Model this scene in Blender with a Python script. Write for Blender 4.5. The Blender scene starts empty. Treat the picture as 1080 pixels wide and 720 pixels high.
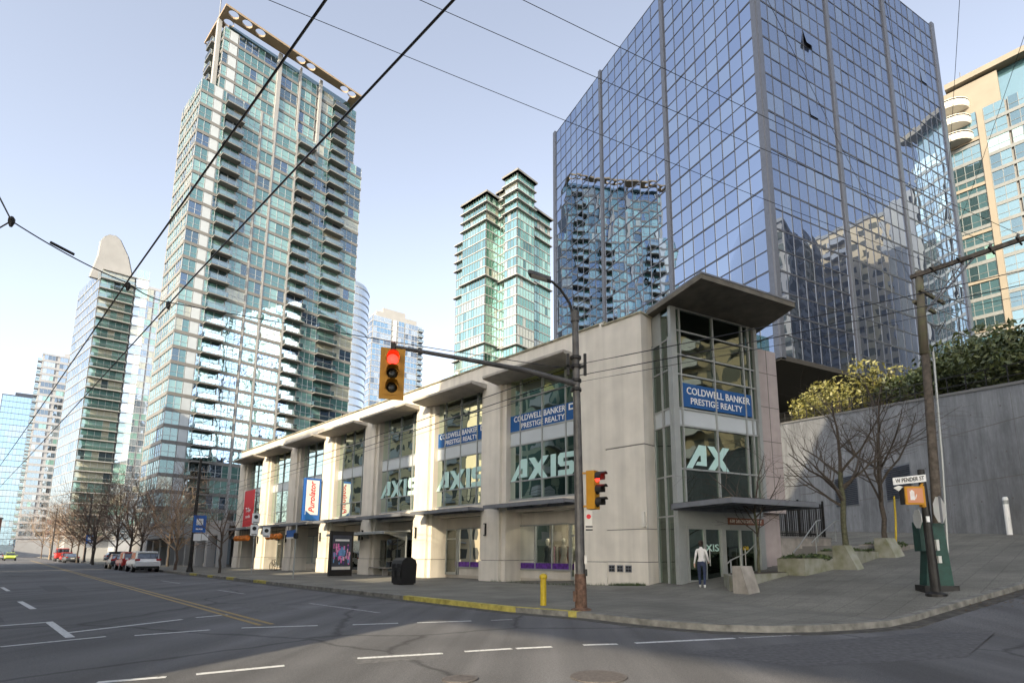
import bpy, bmesh, math, random
from mathutils import Matrix, Vector
R = math.radians
sc = bpy.context.scene
random.seed(7)

# ------------------------------------------------------------------ camera, sky, sun, exposure
cam_d = bpy.data.cameras.new('camera')
cam = bpy.data.objects.new('camera', cam_d)
sc.collection.objects.link(cam)
cam.location = (0, 0, 1.55)
cam.rotation_euler = (R(90 + 9.14), 0, 0)
cam_d.sensor_width = 36
cam_d.lens = 19.267
cam_d.shift_x = -0.02778
cam_d.shift_y = 0.12037
cam_d.clip_end = 3000
cam_d.clip_start = 0.1
sc.camera = cam

SUN_BEARING, SUN_ELEV = -158.0, 24.0
world = bpy.data.worlds.new("World")
sc.world = world
world.use_nodes = True
wn = world.node_tree
bg = wn.nodes['Background']
sky = wn.nodes.new('ShaderNodeTexSky')
sky.sky_type = 'NISHITA'
sky.sun_disc = False
sky.sun_elevation = R(SUN_ELEV)
sky.sun_rotation = R(SUN_BEARING)
sky.air_density = 1.0
sky.dust_density = 2.0
sky.ozone_density = 1.5
hs = wn.nodes.new('ShaderNodeHueSaturation')        # winter air: paler than a clear-sky blue
hs.inputs['Saturation'].default_value = 0.52
hs.inputs['Value'].default_value = 0.95
hs.inputs['Hue'].default_value = 0.505
wn.links.new(sky.outputs[0], hs.inputs['Color'])
wn.links.new(hs.outputs[0], bg.inputs[0])
bg.inputs[1].default_value = 0.15
sun_d = bpy.data.lights.new('sun', 'SUN')
sun_d.energy = 3.0
sun_d.angle = R(0.6)
sun_d.color = (1.0, 0.84, 0.60)
sun = bpy.data.objects.new('sun', sun_d)
sc.collection.objects.link(sun)
sdir = Vector((math.sin(R(SUN_BEARING)) * math.cos(R(SUN_ELEV)), math.cos(R(SUN_BEARING)) * math.cos(R(SUN_ELEV)), math.sin(R(SUN_ELEV))))
sun.rotation_euler = sdir.to_track_quat('Z', 'Y').to_euler()
vs = sc.view_settings
vs.view_transform = 'Standard'
vs.look = 'None'
vs.exposure = 1.42
vs.gamma = 1
vs.use_curve_mapping = False
sc.cycles.max_bounces = 7
sc.cycles.diffuse_bounces = 3
sc.cycles.glossy_bounces = 1
sc.cycles.transparent_max_bounces = 12
sc.cycles.use_denoising = True
sc.cycles.use_adaptive_sampling = True
sc.cycles.adaptive_threshold = 0.015
sc.cycles.caustics_reflective = False
sc.cycles.sample_clamp_indirect = 6

# ------------------------------------------------------------------ materials
MT = {}
def _new(name):
    m = bpy.data.materials.new(name); m.use_nodes = True
    MT[name] = m
    return m, m.node_tree, m.node_tree.nodes['Principled BSDF']

def plain(name, col, rough=0.6, metal=0.0, var=0.12, scale=3.0, bump=0.0, spec=0.4, stain=0.0):
    """colour with soft mottling, optional fine bump and vertical rain stains"""
    m, t, p = _new(name)
    n = t.nodes
    tc = n.new('ShaderNodeNewGeometry')
    nz = n.new('ShaderNodeTexNoise'); nz.inputs['Scale'].default_value = scale; nz.inputs['Detail'].default_value = 6
    t.links.new(tc.outputs['Position'], nz.inputs['Vector'])
    mr = n.new('ShaderNodeMapRange'); mr.inputs[1].default_value = 0.3; mr.inputs[2].default_value = 0.7
    mr.inputs[3].default_value = 1 - var; mr.inputs[4].default_value = 1 + var
    t.links.new(nz.outputs[0], mr.inputs[0])
    fac = mr.outputs[0]
    if stain:
        mp = n.new('ShaderNodeMapping'); mp.inputs['Scale'].default_value = (2.2, 2.2, 0.12)
        t.links.new(tc.outputs['Position'], mp.inputs['Vector'])
        n2 = n.new('ShaderNodeTexNoise'); n2.inputs['Scale'].default_value = 1.3; n2.inputs['Detail'].default_value = 5
        t.links.new(mp.outputs[0], n2.inputs['Vector'])
        m2 = n.new('ShaderNodeMapRange'); m2.inputs[1].default_value = 0.35; m2.inputs[2].default_value = 0.75
        m2.inputs[3].default_value = 1.0; m2.inputs[4].default_value = 1 - stain
        t.links.new(n2.outputs[0], m2.inputs[0])
        mu = n.new('ShaderNodeMath'); mu.operation = 'MULTIPLY'
        t.links.new(fac, mu.inputs[0]); t.links.new(m2.outputs[0], mu.inputs[1]); fac = mu.outputs[0]
    vm = n.new('ShaderNodeVectorMath'); vm.operation = 'SCALE'
    vm.inputs[0].default_value = col
    t.links.new(fac, vm.inputs['Scale'])
    t.links.new(vm.outputs[0], p.inputs['Base Color'])
    p.inputs['Roughness'].default_value = rough
    p.inputs['Metallic'].default_value = metal
    p.inputs['Specular IOR Level'].default_value = spec
    if bump:
        b = n.new('ShaderNodeBump'); b.inputs['Strength'].default_value = bump; b.inputs['Distance'].default_value = 0.01
        nb = n.new('ShaderNodeTexNoise'); nb.inputs['Scale'].default_value = 60; nb.inputs['Detail'].default_value = 3
        t.links.new(tc.outputs['Position'], nb.inputs['Vector'])
        t.links.new(nb.outputs[0], b.inputs['Height']); t.links.new(b.outputs[0], p.inputs['Normal'])
    return m

def mirror_glass(name, base, gloss, amount=0.5, wob=0.0, wscale=0.6, rough=0.0):
    """opaque window glass: dark body under a reflective coat, gently wavy"""
    m, t, p = _new(name)
    n = t.nodes
    p.inputs['Base Color'].default_value = (*base, 1); p.inputs['Roughness'].default_value = 0.4
    p.inputs['Specular IOR Level'].default_value = 0.2
    g = n.new('ShaderNodeBsdfGlossy'); g.inputs['Color'].default_value = (*gloss, 1); g.inputs['Roughness'].default_value = rough
    lw = n.new('ShaderNodeLayerWeight'); lw.inputs['Blend'].default_value = 0.25
    mr = n.new('ShaderNodeMapRange'); mr.inputs[3].default_value = amount; mr.inputs[4].default_value = min(1.0, amount + 0.5)
    t.links.new(lw.outputs['Fresnel'], mr.inputs[0])
    mx = n.new('ShaderNodeMixShader')
    t.links.new(mr.outputs[0], mx.inputs[0]); t.links.new(p.outputs[0], mx.inputs[1]); t.links.new(g.outputs[0], mx.inputs[2])
    t.links.new(mx.outputs[0], n['Material Output'].inputs[0])
    if wob:
        tc = n.new('ShaderNodeNewGeometry')
        nz = n.new('ShaderNodeTexNoise'); nz.inputs['Scale'].default_value = wscale; nz.inputs['Detail'].default_value = 1
        t.links.new(tc.outputs['Position'], nz.inputs['Vector'])
        b = n.new('ShaderNodeBump'); b.inputs['Strength'].default_value = 1.0; b.inputs['Distance'].default_value = wob
        t.links.new(nz.outputs[0], b.inputs['Height']); t.links.new(b.outputs[0], g.inputs['Normal'])
    return m

def clear_glass(name, tint, amount, gloss=(0.9, 0.95, 0.95), wob=0.0):
    """see-through shop glass: tinted transparency under a reflection"""
    m, t, p = _new(name)
    n = t.nodes
    tr = n.new('ShaderNodeBsdfTransparent'); tr.inputs[0].default_value = (*tint, 1)
    g = n.new('ShaderNodeBsdfGlossy'); g.inputs['Color'].default_value = (*gloss, 1); g.inputs['Roughness'].default_value = 0.0
    lw = n.new('ShaderNodeLayerWeight'); lw.inputs['Blend'].default_value = 0.3
    mr = n.new('ShaderNodeMapRange'); mr.inputs[3].default_value = amount; mr.inputs[4].default_value = 0.95
    t.links.new(lw.outputs['Fresnel'], mr.inputs[0])
    mx = n.new('ShaderNodeMixShader')
    t.links.new(mr.outputs[0], mx.inputs[0]); t.links.new(tr.outputs[0], mx.inputs[1]); t.links.new(g.outputs[0], mx.inputs[2])
    t.links.new(mx.outputs[0], n['Material Output'].inputs[0])
    if wob:
        tc = n.new('ShaderNodeNewGeometry')
        nz = n.new('ShaderNodeTexNoise'); nz.inputs['Scale'].default_value = 0.8; nz.inputs['Detail'].default_value = 1
        t.links.new(tc.outputs['Position'], nz.inputs['Vector'])
        b = n.new('ShaderNodeBump'); b.inputs['Strength'].default_value = 1.0; b.inputs['Distance'].default_value = wob
        t.links.new(nz.outputs[0], b.inputs['Height']); t.links.new(b.outputs[0], g.inputs['Normal'])
    return m

def glow(name, col, strength):
    m, t, p = _new(name)
    p.inputs['Base Color'].default_value = (*col, 1)
    p.inputs['Emission Color'].default_value = (*col, 1); p.inputs['Emission Strength'].default_value = strength
    return m

def leafy(name, col, col2):
    m, t, p = _new(name); n = t.nodes
    g = n.new('ShaderNodeNewGeometry')
    mx = n.new('ShaderNodeMix'); mx.data_type = 'RGBA'
    mx.inputs['A'].default_value = (*col, 1); mx.inputs['B'].default_value = (*col2, 1)
    t.links.new(g.outputs['Random Per Island'], mx.inputs['Factor'])
    t.links.new(mx.outputs['Result'], p.inputs['Base Color'])
    p.inputs['Roughness'].default_value = 0.5
    p.inputs['Subsurface Weight'].default_value = 0.0
    return m

def asphalt():
    m, t, p = _new('asphalt'); n = t.nodes
    g = n.new('ShaderNodeNewGeometry')
    def noise(sc_, det, lo, hi, a, b, mapping=None):
        z = n.new('ShaderNodeTexNoise'); z.inputs['Scale'].default_value = sc_; z.inputs['Detail'].default_value = det
        src = g.outputs['Position']
        if mapping:
            mp = n.new('ShaderNodeMapping'); mp.inputs['Rotation'].default_value = (0, 0, mapping[0]); mp.inputs['Scale'].default_value = mapping[1]
            t.links.new(src, mp.inputs['Vector']); src = mp.outputs[0]
        t.links.new(src, z.inputs['Vector'])
        r = n.new('ShaderNodeMapRange'); r.inputs[1].default_value = lo; r.inputs[2].default_value = hi
        r.inputs[3].default_value = a; r.inputs[4].default_value = b
        t.links.new(z.outputs[0], r.inputs[0]); return r.outputs[0]
    def mul(a, b):
        q = n.new('ShaderNodeMath'); q.operation = 'MULTIPLY'; t.links.new(a, q.inputs[0]); t.links.new(b, q.inputs[1]); return q.outputs[0]
    f = noise(0.22, 6, 0.3, 0.7, 0.72, 1.28)
    f = mul(f, noise(90, 3, 0.3, 0.7, 0.5, 1.5))
    f = mul(f, noise(25, 2, 0.35, 0.65, 0.9, 1.1))
    # wheel-worn streaks along the street
    f = mul(f, noise(0.9, 3, 0.35, 0.7, 0.8, 1.2, (R(-134.2), (1.6, 0.05, 1))))
    # repair cracks
    v = n.new('ShaderNodeTexVoronoi'); v.feature = 'DISTANCE_TO_EDGE'; v.inputs['Scale'].default_value = 0.22
    wz = n.new('ShaderNodeTexNoise'); wz.inputs['Scale'].default_value = 1.2; wz.inputs['Detail'].default_value = 5
    t.links.new(g.outputs['Position'], wz.inputs['Vector'])
    wa = n.new('ShaderNodeMix'); wa.data_type = 'VECTOR'; wa.inputs['Factor'].default_value = 0.35
    t.links.new(g.outputs['Position'], wa.inputs['A']); t.links.new(wz.outputs['Color'], wa.inputs['B'])
    t.links.new(wa.outputs['Result'], v.inputs['Vector'])
    r = n.new('ShaderNodeMapRange'); r.inputs[1].default_value = 0.0; r.inputs[2].default_value = 0.012; r.inputs[3].default_value = 0.5; r.inputs[4].default_value = 1
    t.links.new(v.outputs['Distance'], r.inputs[0])
    f = mul(f, r.outputs[0])
    vm = n.new('ShaderNodeVectorMath'); vm.operation = 'SCALE'; vm.inputs[0].default_value = (0.122, 0.122, 0.125)
    t.links.new(f, vm.inputs['Scale']); t.links.new(vm.outputs[0], p.inputs['Base Color'])
    p.inputs['Roughness'].default_value = 0.8; p.inputs['Specular IOR Level'].default_value = 0.3
    b = n.new('ShaderNodeBump'); b.inputs['Strength'].default_value = 0.5; b.inputs['Distance'].default_value = 0.01
    z = n.new('ShaderNodeTexNoise'); z.inputs['Scale'].default_value = 70; z.inputs['Detail'].default_value = 3
    t.links.new(g.outputs['Position'], z.inputs['Vector']); t.links.new(z.outputs[0], b.inputs['Height']); t.links.new(b.outputs[0], p.inputs['Normal'])
    return m

def paving(name, col, rot, joint=1.6, dark=0.6):
    """exposed-aggregate concrete slabs with joints, moss and stains"""
    m, t, p = _new(name); n = t.nodes
    g = n.new('ShaderNodeNewGeometry')
    mp = n.new('ShaderNodeMapping'); mp.inputs['Rotation'].default_value = (0, 0, rot)
    t.links.new(g.outputs['Position'], mp.inputs['Vector'])
    br = n.new('ShaderNodeTexBrick'); br.offset = 0.0; br.inputs['Scale'].default_value = 1.0
    br.inputs['Brick Width'].default_value = joint; br.inputs['Row Height'].default_value = joint; br.inputs['Mortar Size'].default_value = 0.012
    br.inputs['Color1'].default_value = (1, 1, 1, 1); br.inputs['Color2'].default_value = (0.86, 0.86, 0.86, 1); br.inputs['Mortar'].default_value = (dark, dark, dark, 1)
    t.links.new(mp.outputs[0], br.inputs['Vector'])
    z = n.new('ShaderNodeTexNoise'); z.inputs['Scale'].default_value = 45; z.inputs['Detail'].default_value = 3
    t.links.new(g.outputs['Position'], z.inputs['Vector'])
    r = n.new('ShaderNodeMapRange'); r.inputs[1].default_value = 0.3; r.inputs[2].default_value = 0.7; r.inputs[3].default_value = 0.45; r.inputs[4].default_value = 1.55
    t.links.new(z.outputs[0], r.inputs[0])
    z2 = n.new('ShaderNodeTexNoise'); z2.inputs['Scale'].default_value = 0.5; z2.inputs['Detail'].default_value = 6
    t.links.new(g.outputs['Position'], z2.inputs['Vector'])
    r2 = n.new('ShaderNodeMapRange'); r2.inputs[1].default_value = 0.3; r2.inputs[2].default_value = 0.7; r2.inputs[3].default_value = 0.72; r2.inputs[4].default_value = 1.2
    t.links.new(z2.outputs[0], r2.inputs[0])
    q = n.new('ShaderNodeMath'); q.operation = 'MULTIPLY'; t.links.new(r.outputs[0], q.inputs[0]); t.links.new(r2.outputs[0], q.inputs[1])
    mx = n.new('ShaderNodeMix'); mx.data_type = 'RGBA'; mx.blend_type = 'MULTIPLY'; mx.inputs['Factor'].default_value = 1
    mx.inputs['A'].default_value = (*col, 1); t.links.new(br.outputs['Color'], mx.inputs['B'])
    vm = n.new('ShaderNodeVectorMath'); vm.operation = 'SCALE'
    t.links.new(mx.outputs['Result'], vm.inputs[0]); t.links.new(q.outputs[0], vm.inputs['Scale'])
    t.links.new(vm.outputs[0], p.inputs['Base Color'])
    p.inputs['Roughness'].default_value = 0.85
    return m

def cast_wall(name, col):
    """board-marked cast concrete with vertical streaks"""
    m, t, p = _new(name); n = t.nodes
    g = n.new('ShaderNodeNewGeometry')
    f = None
    for scl, stretch, lo, hi in ((1.0, (1.5, 1.5, 0.1), 0.72, 1.25), (0.5, (1, 1, 0.7), 0.75, 1.25), (9, (1, 1, 0.25), 0.88, 1.12), (40, (1, 1, 1), 0.9, 1.1)):
        mp = n.new('ShaderNodeMapping'); mp.inputs['Scale'].default_value = stretch
        t.links.new(g.outputs['Position'], mp.inputs['Vector'])
        z = n.new('ShaderNodeTexNoise'); z.inputs['Scale'].default_value = scl; z.inputs['Detail'].default_value = 6; z.inputs['Roughness'].default_value = 0.65
        t.links.new(mp.outputs[0], z.inputs['Vector'])
        r = n.new('ShaderNodeMapRange'); r.inputs[1].default_value = 0.3; r.inputs[2].default_value = 0.7; r.inputs[3].default_value = lo; r.inputs[4].default_value = hi
        t.links.new(z.outputs[0], r.inputs[0])
        if f is None: f = r.outputs[0]
        else:
            q = n.new('ShaderNodeMath'); q.operation = 'MULTIPLY'; t.links.new(f, q.inputs[0]); t.links.new(r.outputs[0], q.inputs[1]); f = q.outputs[0]
    vm = n.new('ShaderNodeVectorMath'); vm.operation = 'SCALE'; vm.inputs[0].default_value = col
    t.links.new(f, vm.inputs['Scale']); t.links.new(vm.outputs[0], p.inputs['Base Color'])
    p.inputs['Roughness'].default_value = 0.85
    return m

def mossy(name, col):
    m, t, p = _new(name); n = t.nodes
    g = n.new('ShaderNodeNewGeometry')
    z = n.new('ShaderNodeTexNoise'); z.inputs['Scale'].default_value = 2.5; z.inputs['Detail'].default_value = 8
    t.links.new(g.outputs['Position'], z.inputs['Vector'])
    r = n.new('ShaderNodeMapRange'); r.inputs[1].default_value = 0.35; r.inputs[2].default_value = 0.80
    t.links.new(z.outputs[0], r.inputs[0])
    mx = n.new('ShaderNodeMix'); mx.data_type = 'RGBA'
    mx.inputs['A'].default_value = (*col, 1); mx.inputs['B'].default_value = (0.15, 0.155, 0.075, 1)
    t.links.new(r.outputs[0], mx.inputs['Factor']); t.links.new(mx.outputs['Result'], p.inputs['Base Color'])
    p.inputs['Roughness'].default_value = 0.9
    return m

asphalt()
paving('paving', (0.185, 0.178, 0.15), R(-134.2), 0.61, 0.6)
plain('kerb', (0.19, 0.185, 0.165), 0.85, var=0.45, scale=4)
plain('kerb_yellow', (0.42, 0.36, 0.09), 0.8, var=0.35, scale=5)
def worn_paint(name, col, keep):
    m, t, p = _new(name); n = t.nodes
    g = n.new('ShaderNodeNewGeometry')
    z = n.new('ShaderNodeTexNoise'); z.inputs['Scale'].default_value = 14; z.inputs['Detail'].default_value = 8; z.inputs['Roughness'].default_value = 0.75
    t.links.new(g.outputs['Position'], z.inputs['Vector'])
    r = n.new('ShaderNodeMapRange'); r.inputs[1].default_value = keep-.05; r.inputs[2].default_value = keep+.07
    t.links.new(z.outputs[0], r.inputs[0])
    mx = n.new('ShaderNodeMix'); mx.data_type = 'RGBA'; mx.inputs['A'].default_value = (*col, 1); mx.inputs['B'].default_value = (0.12, 0.12, 0.125, 1)
    t.links.new(r.outputs[0], mx.inputs['Factor']); t.links.new(mx.outputs['Result'], p.inputs['Base Color']); p.inputs['Roughness'].default_value = 0.75
worn_paint('paint_white', (0.62, 0.63, 0.62), 0.58)
worn_paint('paint_worn', (0.46, 0.46, 0.46), 0.50)
worn_paint('paint_yellow', (0.36, 0.25, 0.08), 0.55)
plain('iron', (0.10, 0.09, 0.085), 0.6, var=0.3, scale=20)
plain('stucco', (0.70, 0.65, 0.56), 0.85, var=0.07, scale=1.2, bump=0.15, stain=0.16)
plain('stucco_dark', (0.57, 0.53, 0.465), 0.85, var=0.08, scale=1.5, bump=0.15, stain=0.1)
plain('groove', (0.16, 0.15, 0.14), 0.9)
plain('coping', (0.30, 0.28, 0.2), 0.8, var=0.5, scale=3)
plain('stone_panel', (0.42, 0.36, 0.34), 0.6, var=0.08, scale=2, stain=0.12)
plain('spandrel_white', (0.50, 0.54, 0.56), 0.25, var=0.04, scale=1)
plain('alu', (0.34, 0.36, 0.35), 0.45, 0.3, var=0.05)
plain('alu_light', (0.58, 0.58, 0.54), 0.5, 0.2, var=0.05)
plain('steel_grey', (0.19, 0.20, 0.22), 0.45, 0.3, var=0.1)
plain('soffit_dark', (0.16, 0.145, 0.115), 0.8, var=0.25, scale=2)
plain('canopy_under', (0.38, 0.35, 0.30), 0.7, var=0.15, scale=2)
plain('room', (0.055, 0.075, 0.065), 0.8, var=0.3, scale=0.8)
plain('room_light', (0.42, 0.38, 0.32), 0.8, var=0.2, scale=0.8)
plain('black', (0.012, 0.012, 0.013), 0.35, var=0.2)
plain('black_metal', (0.022, 0.021, 0.020), 0.5, 0.2, var=0.4, scale=6)
plain('pole_grey', (0.11, 0.105, 0.10), 0.5, 0.3, var=0.35, scale=4)
plain('pole_rusty', (0.13, 0.075, 0.05), 0.8, var=0.5, scale=10)
plain('signal_yellow', (0.50, 0.235, 0.015), 0.5, var=0.1)
plain('yellow', (0.50, 0.36, 0.02), 0.5, var=0.12, scale=8)
plain('white', (0.78, 0.78, 0.76), 0.5, var=0.04)
plain('offwhite', (0.66, 0.63, 0.56), 0.6, var=0.06)
plain('red', (0.62, 0.015, 0.02), 0.5, var=0.04)
plain('blue_sign', (0.008, 0.085, 0.27), 0.5, var=0.05)
plain('blue_board', (0.02, 0.12, 0.42), 0.5, var=0.05)
plain('mint', (0.48, 0.70, 0.65), 0.6, var=0.03)
plain('orange', (0.62, 0.19, 0.03), 0.5, var=0.25, scale=6)
plain('purple', (0.10, 0.03, 0.24), 0.5, var=0.5, scale=6)
plain('wood_pole', (0.115, 0.095, 0.075), 0.9, var=0.4, scale=5, bump=0.3, stain=0.4)
mossy('moss_pole', (0.13, 0.11, 0.08))
mossy('moss_concrete', (0.30, 0.30, 0.25))
plain('pale_concrete', (0.32, 0.295, 0.26), 0.85, var=0.2, scale=3, stain=0.3)
cast_wall('cast_concrete', (0.23, 0.235, 0.24))
plain('green_box', (0.012, 0.052, 0.040), 0.5, var=0.3, scale=5)
plain('bark', (0.075, 0.062, 0.05), 0.9, var=0.3, scale=12, bump=0.3)
plain('bark_moss', (0.085, 0.085, 0.05), 0.9, var=0.35, scale=9, bump=0.3)
plain('bark_red', (0.12, 0.085, 0.065), 0.9, var=0.3, scale=6)
plain('twig_tan', (0.34, 0.25, 0.17), 0.9, var=0.25, scale=6)
leafy('leaf_dark', (0.035, 0.055, 0.018), (0.10, 0.115, 0.035))
leafy('leaf_yellow', (0.09, 0.095, 0.025), (0.22, 0.20, 0.05))
leafy('leaf_green', (0.03, 0.06, 0.02), (0.09, 0.12, 0.04))
plain('brick_red', (0.22, 0.09, 0.06), 0.9, var=0.3, scale=2)
plain('conc', (0.20, 0.195, 0.185), 0.8, var=0.08, scale=0.4)
plain('conc_light', (0.33, 0.33, 0.325), 0.8, var=0.06, scale=0.4)
plain('conc_white', (0.36, 0.37, 0.39), 0.7, var=0.05, scale=0.4)
plain('cream', (0.235, 0.205, 0.16), 0.7, var=0.06, scale=0.5)
plain('brown_soffit', (0.34, 0.255, 0.17), 0.8, var=0.12, scale=0.6)
plain('mullion_dark', (0.030, 0.035, 0.05), 0.4, 0.3)
plain('mullion_blue', (0.06, 0.07, 0.095), 0.35, 0.4)
plain('mullion_grey', (0.16, 0.17, 0.17), 0.5, 0.2)
plain('mullion_pale', (0.45, 0.47, 0.47), 0.5, 0.2)
plain('poster_pink', (0.72, 0.16, 0.42), 0.4, var=0.3, scale=9)
plain('poster_rose', (0.75, 0.42, 0.55), 0.4, var=0.3, scale=9)
plain('poster_blue', (0.14, 0.30, 0.55), 0.4, var=0.3, scale=9)
plain('tyre', (0.015, 0.015, 0.015), 0.8)
plain('rim', (0.35, 0.35, 0.36), 0.35, 0.8)
plain('skin', (0.50, 0.32, 0.24), 0.6)
plain('hair', (0.03, 0.02, 0.015), 0.6)
plain('sweater', (0.60, 0.58, 0.56), 0.9, var=0.08, scale=20)
plain('jeans', (0.025, 0.035, 0.07), 0.9, var=0.2, scale=20)
glow('lamp_warm', (1.0, 0.62, 0.18), 3.0)
glow('lamp_shop', (1.0, 0.86, 0.66), 22.0)
glow('signal_red', (1.0, 0.03, 0.02), 2.0)
glow('hand_orange', (0.45, 0.20, 0.11), 0.12)
plain('signal_off', (0.02, 0.018, 0.012), 0.25)
# glass
mirror_glass('qube_a', (0.02, 0.03, 0.06), (0.44, 0.52, 0.66), 0.62, 0.012, 0.35)
mirror_glass('qube_b', (0.02, 0.03, 0.06), (0.40, 0.48, 0.63), 0.58, 0.012, 0.35)
mirror_glass('qube_c', (0.03, 0.04, 0.06), (0.48, 0.56, 0.68), 0.62, 0.012, 0.35)
mirror_glass('teal_pale', (0.22, 0.40, 0.36), (0.75, 0.88, 0.88), 0.30, 0.01)
mirror_glass('teal_mid', (0.07, 0.17, 0.155), (0.62, 0.80, 0.82), 0.30, 0.01)
mirror_glass('teal_dark', (0.025, 0.05, 0.055), (0.55, 0.68, 0.76), 0.36, 0.01)
mirror_glass('blue_dark', (0.03, 0.055, 0.08), (0.52, 0.66, 0.82), 0.40, 0.01)
mirror_glass('pane_cream', (0.42, 0.42, 0.33), (0.8, 0.85, 0.8), 0.25, 0.01)
mirror_glass('green_pale', (0.30, 0.52, 0.42), (0.72, 0.92, 0.84), 0.40, 0.02)
mirror_glass('green_mid', (0.10, 0.24, 0.18), (0.60, 0.85, 0.76), 0.40, 0.02)
mirror_glass('green_dark', (0.03, 0.08, 0.06), (0.5, 0.72, 0.66), 0.35, 0.02)
mirror_glass('sky_pale', (0.30, 0.36, 0.40), (0.85, 0.90, 0.95), 0.50, 0.02)
mirror_glass('sky_mid', (0.14, 0.19, 0.24), (0.70, 0.80, 0.90), 0.50, 0.02)
mirror_glass('blue_pale', (0.10, 0.20, 0.30), (0.60, 0.78, 0.92), 0.55, 0.02)
mirror_glass('sky_dark', (0.05, 0.06, 0.07), (0.5, 0.6, 0.7), 0.4, 0.02)
mirror_glass('aqua', (0.05, 0.115, 0.135), (0.48, 0.62, 0.68), 0.30, 0.01)
mirror_glass('aqua_dark', (0.02, 0.05, 0.06), (0.36, 0.50, 0.58), 0.28, 0.01)
mirror_glass('car_glass', (0.01, 0.012, 0.015), (0.7, 0.75, 0.8), 0.18)
clear_glass('pod_glass', (0.30, 0.46, 0.38), 0.20, (0.78, 0.92, 0.84), 0.012)
clear_glass('shop_glass', (0.86, 0.90, 0.86), 0.08, wob=0.004)
clear_glass('rail_glass', (0.72, 0.80, 0.78), 0.25)
clear_glass('roof_glass', (0.45, 0.50, 0.48), 0.2)
plain('frost', (0.40, 0.44, 0.45), 0.4, var=0.1, scale=2)

# ------------------------------------------------------------------ geometry helpers
I4 = Matrix.Identity(4)
PW = {}                      # world matrix of every object that parents others
def bd(b): return Vector((math.sin(R(b)), math.cos(R(b)), 0))
def frame(o, b, side):
    """local x along compass bearing b, local y outward on the given side (+1 right, -1 left), z up"""
    x = bd(b); y = Vector((math.cos(R(b)), -math.sin(R(b)), 0)) * side
    M = Matrix.Identity(4)
    for i in range(3):
        M[i][0] = x[i]; M[i][1] = y[i]; M[i][2] = (0, 0, 1)[i]; M[i][3] = (o[0], o[1], o[2] if len(o) > 2 else 0)[i]
    return M
def gz(x, y):
    s = x * math.sin(R(62)) + y * math.cos(R(62))
    return min(max(0, s - 12.6), 50) * .105

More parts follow.
